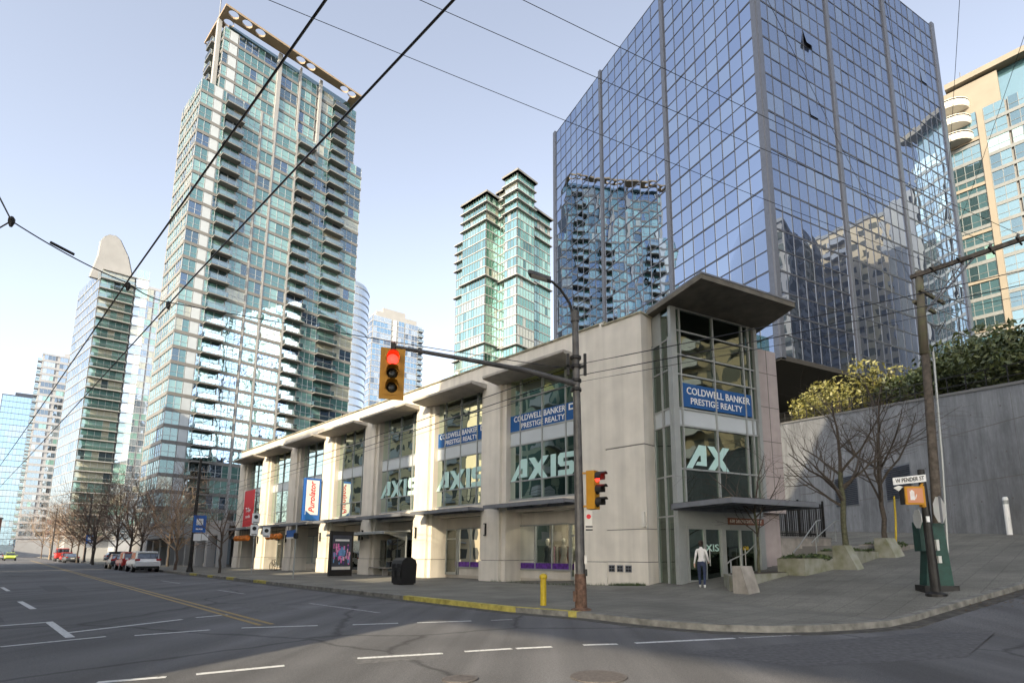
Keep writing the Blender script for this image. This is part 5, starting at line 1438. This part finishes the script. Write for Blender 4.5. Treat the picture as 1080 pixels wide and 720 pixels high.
for xx in (-.22,.22): MB(F).box(xx-.15,xx+.15,.36,.405,.78,.95).build('opening', 'tyre', t)
for xx in (-.23,.23): MB(F).box(xx-.15,xx+.15,.402,.412,.35,.62).build('door_plate', 'black_metal', t)
def sign_post(x, y, h, label, plates):
    t = thing('sign_post', label, 'sign post', gpt(x, y)); M = PW[t]
    MB(M).tube([(0,0,0),(0,0,h)], .035, 8).build('post', 'alu', t)
    F = frame(PW[t].translation, 50, 1)
    for (w, h0, h1, mat, dx) in plates:
        p = MB(F).box(dx-w/2, dx+w/2, .04, .06, h0, h1).build('plate', mat, t)
        MB(F).lathe((dx,.063,(h0*.35+h1*.65)), [(w*.28,-.002),(w*.28,.002)], 12, axis='y').build('symbol', 'black' if mat == 'white' else 'white', p)
        MB(F).box(dx-w*.32, dx+w*.32, .06, .064, h0+.06, h0+.11).build('line', 'black' if mat == 'white' else 'white', p)
sign_post(-20.16, 38.93, 4.3, 'slim sign post with three white plates in front of the red banner', [(.5,3.5,4.2,'white',0),(.5,2.65,3.4,'white',-.05),(.5,2.55,3.25,'white',.75)])
sign_post(-13.7, 30.95, 3.0, 'slim post with a dark round fitting between the blade sign and the poster panel', [])
o = gpt(-13.7,30.95); t = sc.objects[-1]
t2_ = [q_ for q_ in sc.objects if q_.name.startswith('sign_post') and q_.type == 'EMPTY'][-1]
MB().lathe((o[0],o[1],2.35), [(.05,0),(.13,.04),(.13,.3),(.05,.34)], 10).build('fitting', 'black_metal', t2_)
# dark trolley pole with blue sign further along
def trolley_pole(x, y, h, label, signs=True):
    t = thing('trolley_pole', label, 'street pole', gpt(x, y)); M = PW[t]
    MB(M).tube([(0,0,0),(0,0,1.1),(.02,0,h)], [.17,.14,.09], 10).build('pole', 'black_metal', t)
    MB(M).lathe((0,0,0), [(.24,0),(.24,.1),(.18,.35)], 10).build('base', 'black_metal', t)
    if signs:
        F = frame(M.translation, 48, 1)
        p = MB(F).box(-.1,.75,.12,.16,3.0,4.3).build('panel', 'blue_board', t)
        MB(F).box(.1,.55,.16,.166,3.55,4.05).box(.1,.55,.16,.166,3.2,3.3).build('symbol', 'white', p)
        MB(F).box(.0,.5,.12,.16,2.35,2.9).box(.55,.98,.12,.16,2.4,2.88).build('plate', 'white', t)
trolley_pole(-26.62, 42.34, 8.7, 'dark trolley-wire pole with a blue parking sign between the bare pavement trees')
trolley_pole(-73.2, 89.2, 10.5, 'dark pole with one white plate near the parked grey cars')
trolley_pole(-104, 118, 11, 'dark pole far down the street beside the red van', False)

# ------------------------------------------------------------------ wires
def wire(pts, r, label, group, sag=0.0, n=14):
    P = []
    for i in range(len(pts)-1):
        a, b2 = Vector(pts[i]), Vector(pts[i+1])
        for k in range(n+(i == len(pts)-2)):
            f = k/n; p = a.lerp(b2, f); p.z -= sag*4*f*(1-f); P.append(p)
    m = MB(); m.tube(P, r, 5)
    o = m.build('overhead_wire', 'black', loc=tuple(P[0])); tag(o, label, 'wire', group)
    return o
TD = bd(-47.3)
for i, (ox, oy) in enumerate(((-1.62,3.47),(-.68,3.47))):
    o = Vector((ox, oy, 5.6)); nm = ('outer','inner')[i]
    wire([o-TD*14, o+TD*6.2, o+TD*40, o+TD*75, o+TD*150], .011, 'heavy black trolley contact wire over the street, the %s one of the pair' % nm, 'trolley contact wires', .05)
PT = Vector((.97, 14.25, 6.45))
wire([PT, (-6.27,8.69,5.72), (-6.46,8.03,5.72), (-6.78,6.44,5.75)], .009, 'span wire holding the trolley wires up, from the street pole', 'span wires', .05)
wire([(-6.78,6.44,5.75), (-5.2,4.0,5.75), (-3.9,1.6,5.9)], .009, 'short span wire rising from the wire knot over the street', 'span wires', .0)
wire([(-6.78,6.44,5.75), (-7.4,6.75,5.75), (-14,10,6.0)], .009, 'span wire leading away from the wire knot across the street', 'span wires', .0)
kn = thing('wire_clamp', 'dark clamps and insulators where the span wire meets the trolley wires', 'wire clamp', (-6.4,8.3,5.6))
for p in ((-6.27,8.69,5.68),(-6.46,8.03,5.68),(-6.78,6.44,5.75)): MB().lathe(p, [(.015,-.08),(.035,-.02),(.035,.03),(.015,.06)], 8).build('clamp', 'black_metal', kn)
MB().tube([(-6.62,7.2,5.73),(-6.68,6.9,5.73)], .022, 6).build('insulator', 'black_metal', kn)
LT = Vector((-26.6, 42.3, 6.0))
for i, (dz, ez) in enumerate(((0,10.9),(-.35,10.4),(-.55,10.0))):
    wire([LT+Vector((0,0,dz)), PT+Vector((.05,0,.15+dz*.9)), (20,16,ez+.6)], .014 if i < 2 else .008, 'black feeder cable running past the facade, the %s of three' % ('top','middle','lowest')[i], 'feeder cables along the facade', .12)
for i, (s, e) in enumerate((((-10.73,12,17.31),INS[0]),((-6.51,12,17.31),INS[2]),((-3.48,12,17.31),INS[3]))):
    wire([s, e], .010, 'thin high line crossing the sky to the utility pole, %s' % ('farthest of three','middle one of three','nearest of three')[i], 'high lines to the utility pole', .15)
for i, p in enumerate(LOW[:4]):
    wire([p, p+Vector((-9.0-2*i,-16,-.8+.5*i))], .006, 'thin service line from a lower cross-arm of the utility pole, %s' % ('first','second','third','fourth')[i], 'service lines', .3)

# ------------------------------------------------------------------ trees
def bare_tree(name, label, loc, h, seed, spread=.5, trunk_frac=.35, rad=.11, bark='bark', twig='bark', levels=4, n1=7, dens=5, lean=(0,0), twr=1.0, group=None):
    rnd = random.Random(seed)
    t = thing(name, label, 'tree', loc, 0, group); L = Vector(loc)
    T = MB(); B = MB()
    def limb(p, d, ln, r, lv, mb):
        k = 5 if lv <= 2 else 3
        pts = [p]; rs = [r]; dd = d.copy()
        for i in range(k):
            dd = (dd + Vector((rnd.gauss(0,.13), rnd.gauss(0,.13), rnd.gauss(.06,.09)))).normalized()
            pts.append(pts[-1]+dd*ln/k); rs.append(max(.0035*twr, r*(1-.75*(i+1)/k)))
        mb.tube(pts, rs, 6 if lv <= 1 else (4 if lv == 2 else 3), cap=False)
        if lv >= levels: return
        n = dens + rnd.randint(-1,1) if lv > 1 else n1
        for i in range(n):
            f = .25+.72*(i+rnd.random()*.7)/n
            j = min(k-1, int(f*k)); q = pts[j].lerp(pts[j+1], f*k-j)
            ax = (pts[j+1]-pts[j]).normalized()
            side = ax.cross(Vector((rnd.gauss(0,1),rnd.gauss(0,1),rnd.gauss(0,1)))).normalized()
            nd = (ax*rnd.uniform(.55,.95) + side*rnd.uniform(.5,.95)*(1+spread*.4)).normalized()
            limb(q, nd, ln*rnd.uniform(.42,.68), max(.004*twr, rs[j]*.55), lv+1, B)
    th = h*trunk_frac
    pts = [L-Vector((0,0,.15))]; n = 6
    for i in range(1, n+1):
        pts.append(L+Vector((lean[0]*i/n+rnd.gauss(0,.03), lean[1]*i/n+rnd.gauss(0,.03), th*i/n)))
    T.tube(pts, [rad*1.25]+[rad*(1-.22*i/n) for i in range(1,n+1)], 9, cap=False)
    top = pts[-1]
    for i in range(n1):
        a = 2*math.pi*(i/n1)+rnd.uniform(-.4,.4); el = rnd.uniform(.55,1.25) if i else 1.5
        d = Vector((math.cos(a)*math.cos(el)*(1+spread), math.sin(a)*math.cos(el)*(1+spread), math.sin(el))).normalized()
        st_ = pts[-1-(i%3)].lerp(pts[-2-(i%3)], rnd.random()*.8) if i else top
        limb(st_, d, (h-th)*rnd.uniform(.5,.72), rad*(.62 if i else .75), 2, B)
    T.build('trunk', bark, t, smooth=True); B.build('branches', twig, t)
    return t
bare_tree('bare_tree', 'mossy bare tree in the planters nearest the iron fence', tuple(EF @ Vector((9.0,1.0,1.55))), 9.2, 3, .25, .40, .13, 'bark_moss', 'bark', 4, 8, 5)
bare_tree('bare_tree', 'bare tree in front of the wall vent, nearest the utility pole', tuple(EF @ Vector((12.2,.9,1.9))), 9.6, 11, .3, .40, .12, 'bark', 'bark', 4, 8, 5)
bare_tree('young_tree', 'thin young bare tree in the planter by the glass doors', tuple(EF @ Vector((2.4,1.8,.85))), 5.6, 8, .3, .4, .055, 'bark_moss', 'bark', 4, 7, 4)
# along the street
tk = lambda t_, ins: (lambda p: (p[0], p[1], .13))(on_kerb(t_, ins))
bare_tree('street_tree', 'small dark bare tree on the pavement beside the low building', (-23.2,40.3,.13), 7.2, 21, .5, .38, .085, 'bark', 'bark_red', 4, 7, 5, twr=1.6)
bare_tree('street_tree', 'tan twiggy bare tree beside the parked white car', (-31.2,47.6,.13), 9.0, 22, .55, .3, .11, 'bark_red', 'twig_tan', 4, 9, 7, twr=2.4)
sp_ = [(-43.5,58.8,11,31,'bark'),(-47.5,66.0,11.5,32,'bark'),(-40.5,60.5,10.5,33,'bark'),(-52,68,11,34,'bark_red'),(-59.5,74,11,35,'bark'),(-67,83,12,36,'bark'),(-75,90,12,37,'bark'),(-83,101,12,38,'bark_red'),(-93,110,12.5,39,'bark'),(-108,124,13,40,'twig_tan'),(-122,138,13,41,'twig_tan'),(-142,158,14,42,'bark_red'),(-56,80,12,43,'bark')]
wh = ['first of the dark clump behind the parked red car','second of the dark clump behind the parked red car','dark bare tree in front of the shop row','reddish bare tree by the first pale street sign','dark bare tree beside the driveway car','dark bare tree beside the single-plate pole','dark bare tree just past the single-plate pole','reddish bare tree past the parked grey cars','dark bare tree near the red van','tan bare tree before the white tower','tan bare tree under the white tower','reddish bare tree near the brick building','dark bare tree standing back from the pavement by the driveway']
for (x, y, h, sd_, bk), lb in zip(sp_, wh):
    bare_tree('street_tree', lb if 'tree' in lb else 'bare street tree, '+lb, (x,y,.13), h*1.22, sd_, .4, .28, .125, bk, 'bark_red' if bk == 'bark' else bk, 4, 9, 6, twr=3.2)

def leaves(mb, c, rx, ry, rz, n, size, rnd, mat=None, shell=.55):
    for _ in range(n):
        while True:
            p = Vector((rnd.uniform(-1,1), rnd.uniform(-1,1), rnd.uniform(-1,1)))
            if shell < p.length < 1: break
        q = Vector((c[0]+p.x*rx, c[1]+p.y*ry, c[2]+p.z*rz))
        a = Vector((rnd.gauss(0,1),rnd.gauss(0,1),rnd.gauss(0,1))).normalized(); b2 = a.cross(Vector((rnd.gauss(0,1),rnd.gauss(0,1),rnd.gauss(0,1)))).normalized()
        s = size*rnd.uniform(.45,1.8)
        mb.add([q-a*s, q+b2*s*.42, q+a*s, q-b2*s*.42], [(0,1,2,3)], mat)
def shrub(name, label, c, r, h, n, size, mat, seed, lumps=7, group=None):
    rnd = random.Random(seed); t = thing(name, label, 'bush' if 'bush' in name or 'hedge' in name else 'tree', c, 0, group)
    m = MB(); T = MB()
    for i in range(lumps):
        a = rnd.uniform(0,6.28); rr = rnd.uniform(.1,.75)*r
        lc_ = Vector(c)+Vector((math.cos(a)*rr, math.sin(a)*rr, h*rnd.uniform(.35,.8)))
        s = rnd.uniform(.35,.6)
        leaves(m, lc_, r*s, r*s, h*s*.55, n//lumps, size, rnd)
        T.tube([Vector(c), Vector(c).lerp(lc_,.5)+Vector((0,0,.1)), lc_], [.09,.06,.02], 5)
    T.build('stem', 'bark', t); m.build('foliage', mat, t); return t
# big dark evergreens on the wall top
for i, (x, y, z, r, h) in enumerate(((28.5,29.5,10.0,4.2,4.6),(30.0,34.5,10.6,4.0,4.8),(29.2,39.5,11.4,3.4,4.4))):
    shrub('evergreen_bush', 'large dark glossy evergreen bush above the retaining wall, %s' % ('nearest the picture edge','the middle one, behind the utility pole','beside the yellow-green tree')[i], (x,y,z), r, h, 8000, .15, 'leaf_dark', 60+i, 12)
for i, (x, y, z, r, h) in enumerate(((27.0,42.5,12.0,2.8,4.9),(26.9,47.5,12.6,2.7,4.7),(26.4,53.0,13.0,3.0,4.4))):
    shrub('yellow_tree', 'loose yellow-green leafy tree above the wall, %s' % ('beside the dark evergreens','in the middle of its row','nearest the glass entrance')[i], (x,y,z), r, h, 1500, .13, 'leaf_yellow', 70+i, 10)
for i, (ex_, ey_, ez_) in enumerate(((4.4,2.3,1.35),(6.6,1.8,1.35),(7.4,1.9,1.6),(9.6,1.2,1.62),(12,1.0,1.95))):
    rnd = random.Random(i); p = EF @ Vector((ex_,ey_,ez_)); m = MB()
    leaves(m, p, 1.0, .5, .16, 420, .07, rnd, shell=.2); leaves(m, p+Vector((.3,.2,-.02)), .7, .4, .2, 200, .06, rnd, shell=.2)
    tag(m.build('ivy', 'leaf_green', loc=tuple(p)), 'low green ivy spilling over the planter, %s clump uphill' % ('first','second','third','fourth','fifth')[i], 'ivy', 'ivy clumps in the planters')

# ------------------------------------------------------------------ vehicles
def car(label, loc, heading, paint, kind='suv', cat='car', L=4.6, W=1.86, H=1.7, detail=True):
    """x forward, z up; lofted body, glasshouse, four wheels, lamps"""
    t = thing('parked_car', label, cat, loc, R(90-heading)); M = PW[t]
    nm = 'car_'+paint[0] if isinstance(paint, tuple) else paint
    hb = H*.56
    if kind == 'suv':
        ST = [(-.50,.42,.50,.80),(-.485,.24,hb/H*1.0,.94),(-.44,.22,.60,.98),(-.30,.22,.58,1),(0,.22,.57,1),(.20,.22,.56,1),(.30,.23,.55,.99),(.44,.25,.50,.95),(.49,.3,.44,.88),(.50,.36,.40,.8)]
        RF = [(-.47,.60,.78,.80),(-.40,.92,.80,.74),(-.28,.985,.82,.76),(-.05,1.0,.83,.76),(.10,.97,.82,.75),(.27,.58,.80,.78)]
    elif kind == 'van':
        ST = [(-.50,.26,.55,.92),(-.48,.22,.62,1),(0,.2,.62,1),(.3,.2,.6,1),(.44,.22,.5,.97),(.50,.3,.42,.88)]
        RF = [(-.495,.62,.92,.9),(-.485,.97,.9,.88),(-.2,1.0,.9,.88),(.15,.98,.9,.88),(.24,.9,.88,.85),(.40,.56,.85,.82)]
    else:
        ST = [(-.50,.42,.52,.82),(-.485,.26,.62,.94),(-.36,.24,.655,.99),(0,.22,.64,1),(.2,.22,.62,1),(.32,.24,.60,.98),(.46,.28,.52,.92),(.50,.36,.44,.82)]
        RF = [(-.38,.64,.80,.8),(-.22,.96,.78,.7),(-.05,1.0,.79,.7),(.06,.97,.78,.7),(.24,.62,.80,.76)]
    b = MB(M); vs = []; n = 8
    for fx, zl, zb, ws in ST:
        w = W/2*ws; x = fx*L
        ring = [(-w*.86,zl*H),(-w,zl*H+.12),(-w,(zl+zb)/2*H),(-w*.94,zb*H),(w*.94,zb*H),(w,(zl+zb)/2*H),(w,zl*H+.12),(w*.86,zl*H)]
        vs += [(x,y,z) for y, z in ring]
    fs = []
    for i in range(len(ST)-1):
        for k in range(n): fs.append((i*n+k,(i+1)*n+k,(i+1)*n+(k+1)%n,i*n+(k+1)%n))
    fs += [tuple(range(n)), tuple(range((len(ST)-1)*n, len(ST)*n))[::-1]]
    b.add(vs, fs)
    def cabin(mb, off, z0, z1):
        vs = []; 
        for fx, zt, w0, w1 in RF:
            x = fx*L; zb = .56*H
            zt_ = zb+(zt*H-zb)*z1; zb_ = zb+(zt*H-zb)*z0
            wa = W/2*(w0+(w1-w0)*z0)+off; wb2 = W/2*(w0+(w1-w0)*z1)+off
            vs += [(x,-wa,zb_),(x,-wb2,zt_),(x,wb2,zt_),(x,wa,zb_)]
        fs = []
        m_ = len(RF)
        for i in range(m_-1):
            for k in range(3): fs.append((i*4+k,(i+1)*4+k,(i+1)*4+k+1,i*4+k+1))
        fs += [(0,1,2,3), tuple(range((m_-1)*4, m_*4))[::-1]]
        mb.add(vs, fs)
    cabin(b, 0, -.05, 1)
    body = b.build('body', paint, t, fix=True)
    # side glass, screens
    g = MB(M)
    for s in (-1, 1):
        for i in range(1, len(RF)-1):
            (fa, za, a0, a1), (fb, zb, b0, b1) = RF[i], RF[i+1]
            def P(f, z, w0, w1, q): zz = .56*H+(z*H-.56*H)*q; return (f*L, s*(W/2*(w0+(w1-w0)*q)+.012), zz)
            da = .012
            g.add([P(fa+da,za,a0,a1,.14),P(fb-da,zb,b0,b1,.14),P(fb-da,zb,b0,b1,.84),P(fa+da,za,a0,a1,.84)], [(0,1,2,3)])
    (fa, za, a0, a1), (fb, zb, b0, b1) = RF[0], RF[1]
    def Q(i, j, q, sgn, dx):
        fx = RF[i][0]+(RF[j][0]-RF[i][0])*q; z = RF[i][1]+(RF[j][1]-RF[i][1])*q; w = W/2*RF[i][3]*.93
        return (fx*L+dx, sgn*w, z*H+.012)
    g.add([Q(0,1,.12,-1,-.02),Q(0,1,.12,1,-.02),Q(0,1,.9,1,-.02),Q(0,1,.9,-1,-.02)], [(0,1,2,3)])
    e = len(RF)-1
    g.add([Q(e,e-1,.08,-1,.02),Q(e,e-1,.08,1,.02),Q(e,e-1,.92,1,.02),Q(e,e-1,.92,-1,.02)], [(0,1,2,3)])
    g.build('window', 'car_glass', t)
    r = .36 if kind != 'sedan' else .33
    for fx in (-.29, .31):
        for s in (-1, 1):
            c = (fx*L, s*(W/2-.12), r)
            ty = MB(M).lathe(c, [(r*.8,-.13),(r,-.10),(r,.10),(r*.8,.13)], 18, axis='y').build('wheel', 'tyre', t, smooth=False)
            rm = MB(M).lathe((c[0],c[1]+s*.135,c[2]), [(r*.62,-.01),(r*.62,.01)], 14, axis='y')
            rm.build('rim', 'rim', ty)
    if detail:
        zl = .56*H
        for s in (-1, 1):
            MB(M).box(-.49*L-.02,-.455*L, s*W*.30 if s > 0 else -W*.475, W*.475 if s > 0 else -W*.30, zl-.02, zl+.13).build('tail_lamp', 'tail_red', t)
            MB(M).box(.455*L,.485*L, s*W*.28 if s > 0 else -W*.44, W*.44 if s > 0 else -W*.28, .44*H, .5*H).build('head_lamp', 'offwhite', t)
            MB(M).box(.19*L,.215*L, s*W*.53-.1, s*W*.53+.1, .58*H, .66*H).build('mirror', paint, t)
        MB(M).box(-.5*L-.015,-.49*L,-.24,.24,.47*H-.06,.47*H+.06).build('number_plate', 'white', t)
        MB(M).box(-.5*L-.012,-.45*L,-W*.42,W*.42,.18*H,.29*H).build('bumper', 'black', t)
        if kind == 'suv':
            MB(M).box(-.43*L,-.37*L,-W*.36,W*.36,.955*H,.985*H).build('spoiler', paint, t)
    return t
plain('car_white', (0.86,0.86,0.84), 0.3, var=0.02, spec=0.6); plain('car_red', (0.40,0.025,0.02), 0.3, var=0.02, spec=0.6); plain('car_dark', (0.045,0.055,0.07), 0.3, var=0.02, spec=0.6)
plain('car_grey', (0.10,0.11,0.12), 0.3, var=0.02, spec=0.6); plain('car_silver', (0.40,0.41,0.42), 0.3, .2, var=0.02, spec=0.6); plain('car_lime', (0.45,0.55,0.08), 0.3, var=0.02, spec=0.6); plain('tail_red', (0.45,0.01,0.01), 0.3)
def curb_car(t_, inset, label, paint, kind, **k):
    p = K0+KD*t_-Vector((.717,.697,0))*inset
    return car(label, (p.x, p.y, gz(p.x,p.y)), -44.2, paint, kind, **k)
curb_car(46.4, 1.15, 'white sport-utility car, nearest of the parked row, seen from behind', 'car_white', 'suv', L=4.9, H=1.72)
curb_car(52.9, 1.15, 'red sport-utility car parked in front of the white one', 'car_red', 'suv', L=4.5, H=1.68)
curb_car(59.4, 1.2, 'dark blue-black hatchback parked ahead of the red car', 'car_dark', 'sedan', L=4.3, H=1.5)
curb_car(108, 1.5, 'black saloon car further down the street by the single-plate pole', 'car_grey', 'sedan', H=1.5, L=4.6)
curb_car(114.5, 1.3, 'dark grey car parked ahead of the black saloon', 'car_dark', 'sedan', H=1.5)
curb_car(121, 1.3, 'dull red car parked beyond the grey ones', 'car_red', 'suv')
curb_car(131, 1.4, 'tall red van far down the street', 'car_red', 'van', cat='van', L=5.6, W=2.0, H=2.5)
car('dark sport-utility car crossing the pavement driveway behind the bare trees', (-66.5, 88.5, .13), 40, 'car_dark', 'suv')
for i, (t_, ins, pt, kd, lb) in enumerate(((150,8.4,'car_lime','sedan','lime green taxi coming down the far lane'),(165,10.2,'car_silver','suv','silver car parked beyond the lime taxi'),(176,10.2,'car_white','suv','white car parked beyond the silver one'),(187,10.0,'car_grey','sedan','grey car farthest down the street'))):
    p = K0+KD*t_-Vector((.717,.697,0))*ins
    car(lb, (p.x,p.y,0), 135.8 if i == 0 else -44.2, pt, kd)

# ------------------------------------------------------------------ the pedestrian
def figure():
    px_, py_ = 5.76, 19.91; z = gz(px_,py_)+.135
    t = thing('person', 'person with dark tied-up hair, pale sweater and dark jeans walking to the glass doors', 'person', (px_,py_,z), R(-20))
    M = PW[t]
    # local: y is the way the person walks (away from the camera)
    J = {'pelvis':(0,0,.90,.135),'waist':(0,.0,1.04,.098),'chest':(0,.02,1.24,.115),'neckb':(0,.02,1.39,.07),'neck':(0,.03,1.46,.05),'head':(0,.05,1.56,.085),'crown':(0,.045,1.64,.07),
         'hipl':(-.09,0,.86,.095),'kneel':(-.095,.12,.48,.062),'anklel':(-.09,.10,.10,.042),'footl':(-.09,.20,.04,.04),'toel':(-.09,.26,.03,.03),
         'hipr':(.09,0,.86,.095),'kneer':(.095,.02,.47,.062),'ankler':(.09,-.24,.16,.042),'footr':(.09,-.20,.06,.04),'toer':(.09,-.13,.03,.03),
         'shl':(-.15,.01,1.35,.052),'ell':(-.20,-.03,1.09,.038),'wrl':(-.25,.03,.87,.030),'pal':(-.25,.05,.80,.034),
         'shr':(.15,.01,1.35,.052),'elr':(.21,.0,1.10,.038),'wrr':(.24,.12,.93,.030),'par':(.24,.17,.90,.034)}
    E = [('pelvis','waist'),('waist','chest'),('chest','neckb'),('neckb','neck'),('neck','head'),('head','crown'),('pelvis','hipl'),('hipl','kneel'),('kneel','anklel'),('anklel','footl'),('footl','toel'),('pelvis','hipr'),('hipr','kneer'),('kneer','ankler'),('ankler','footr'),('footr','toer'),
         ('chest','shl'),('shl','ell'),('ell','wrl'),('wrl','pal'),('chest','shr'),('shr','elr'),('elr','wrr'),('wrr','par')]
    for s, pn in ((-1,'pal'),(1,'par')):
        b0 = Vector(J[pn][:3])
        dn = Vector((0,.25,-1)).normalized() if s < 0 else Vector((0,.9,-.4)).normalized()
        for i, (dx, ln) in enumerate(((-.024,.055),(-.008,.065),(.008,.062),(.022,.05))):
            a = b0+Vector((dx*.4, dx, 0)) if s < 0 else b0+Vector((dx,0,dx*.4))
            J['f%s%da'%(pn,i)] = (*(a+dn*.035),.010); J['f%s%db'%(pn,i)] = (*(a+dn*(.035+ln)+Vector((-s*.012,0,0))),.007)
            E += [(pn,'f%s%da'%(pn,i)),('f%s%da'%(pn,i),'f%s%db'%(pn,i))]
        th = b0+Vector((-s*.02,.03,-.02)); J['t'+pn] = (*th,.010); E.append((pn,'t'+pn))
    names = list(J); me = bpy.data.meshes.new('body')
    me.from_pydata([J[k][:3] for k in names], [(names.index(a), names.index(c)) for a, c in E], [])
    o = bpy.data.objects.new('body', me); sc.collection.objects.link(o)
    sk = o.modifiers.new('skin','SKIN')
    for i, k in enumerate(names):
        v = me.skin_vertices[0].data[i]; r = J[k][3]
        v.radius = (r, r*.78) if k in ('chest','waist','pelvis') else (r, r); v.use_root = (k == 'pelvis')
    su = o.modifiers.new('sub','SUBSURF'); su.levels = su.render_levels = 2
    m2 = bpy.data.meshes.new_from_object(o.evaluated_get(bpy.context.evaluated_depsgraph_get()))
    bpy.data.objects.remove(o)
    for k in ('skin','sweater','jeans','white','hair'): m2.materials.append(MT[k])
    for p in m2.polygons:
        c = p.center; ax = abs(c.x)
        hand = (ax > .2 and ((c.x < 0 and c.z < .86) or (c.x > 0 and c.z < .925 and c.y > .11)))
        if c.z > 1.44: p.material_index = 4 if (c.y < .075 or c.z > 1.60) else 0
        elif hand: p.material_index = 0
        elif c.z > .93 or ax > .19 and c.z > .7: p.material_index = 1
        elif c.z > .115 and not (c.x > 0 and c.y < -.17 and c.z < .14): p.material_index = 2
        else: p.material_index = 3
        p.use_smooth = True
    m2.name = 'body'
    b = bpy.data.objects.new('body', m2); sc.collection.objects.link(b); b.parent = t; PW[b] = M
    h = MB(M); h.lathe((0,-.03,1.62), [(.02,-.06),(.05,-.035),(.058,0),(.045,.04),(.01,.06)], 12)
    h.lathe((0,.035,1.58), [(.06,-.09),(.088,-.03),(.092,.03),(.07,.085),(.02,.105)], 14); h.build('hair', 'hair', t, smooth=True)
figure()

# a bicycle against the far pier
def bicycle():
    c = PF @ Vector((35.6, .9, .13)); t = thing('bicycle', 'dark bicycle parked by the pier under the lanterns', 'bicycle', c)
    F = PF
    for dx in (-.5, .5):
        m = MB(F); pts = [(35.6+dx+.33*math.cos(a*math.pi/10), .9, .48+.33*math.sin(a*math.pi/10)) for a in range(21)]
        w = m.tube(pts, .022, 5).build('wheel', 'tyre', t)
        s = MB(F)
        for a in range(6): s.tube([(35.6+dx,.9,.48),(35.6+dx+.32*math.cos(a*math.pi/3),.9,.48+.32*math.sin(a*math.pi/3))], .004, 3)
        s.build('spokes', 'alu', w)
    m = MB(F); P = lambda x, z: (35.6+x,.9,z)
    for a, b2 in ((P(-.5,.48),P(-.15,.95)),(P(-.15,.95),P(-.05,.5)),(P(-.05,.5),P(-.5,.48)),(P(-.12,.9),P(.38,.98)),(P(-.05,.5),P(.38,.98)),(P(.38,1.05),P(.5,.48))): m.tube([a,b2], .018, 5)
    m.build('frame', 'black_metal', t)
    MB(F).box(35.33,35.55,.84,.96,.98,1.04).build('saddle', 'black', t); MB(F).tube([(35.98,.6,1.1),(35.98,1.2,1.1)], .016, 5).build('handlebar', 'black', t)
bicycle()

# street-end lights: the fallen leaves along the hill kerb
rnd = random.Random(4); m = MB()
for i in range(900):
    t_ = rnd.uniform(.5, 26); d_ = abs(rnd.gauss(0,.35))+.05
    p = K1+BD*t_+Vector((.469,-.883,0))*d_; z = gz(p.x,p.y)+.012
    a = rnd.uniform(0,6.28); s = rnd.uniform(.02,.05)
    m.add([(p.x+s*math.cos(a+k*1.57)*(1 if k%2 else .6), p.y+s*math.sin(a+k*1.57)*(1 if k%2 else .6), z+rnd.uniform(0,.02)) for k in range(4)], [(0,1,2,3)])
plain('dead_leaf', (0.12,0.075,0.035), 0.9, var=0.4, scale=20)
tag(m.build('fallen_leaves', 'dead_leaf'), 'scatter of brown fallen leaves along the hill kerb', 'leaves', kind='stuff')

# weeds along the foot of the corner wall
rnd = random.Random(9); m = MB(PF)
for i in range(700):
    x = rnd.choice((rnd.uniform(.1,1.9), rnd.uniform(.3,1.6), rnd.uniform(2.1,9.5))); y = .03+abs(rnd.gauss(0,.05)); p = PF @ Vector((x,y,0)); z = gz(p.x,p.y)+.12
    h = rnd.uniform(.03,.16); dx, dy = rnd.gauss(0,.03), abs(rnd.gauss(0,.03))
    m.add([(x-.012,y,z),(x+.012,y,z),(x+dx,y+dy,z+h)], [(0,1,2)])
tag(m.build('weeds', 'leaf_green'), 'tufts of weeds and moss along the foot of the beige wall', 'weeds', kind='stuff')
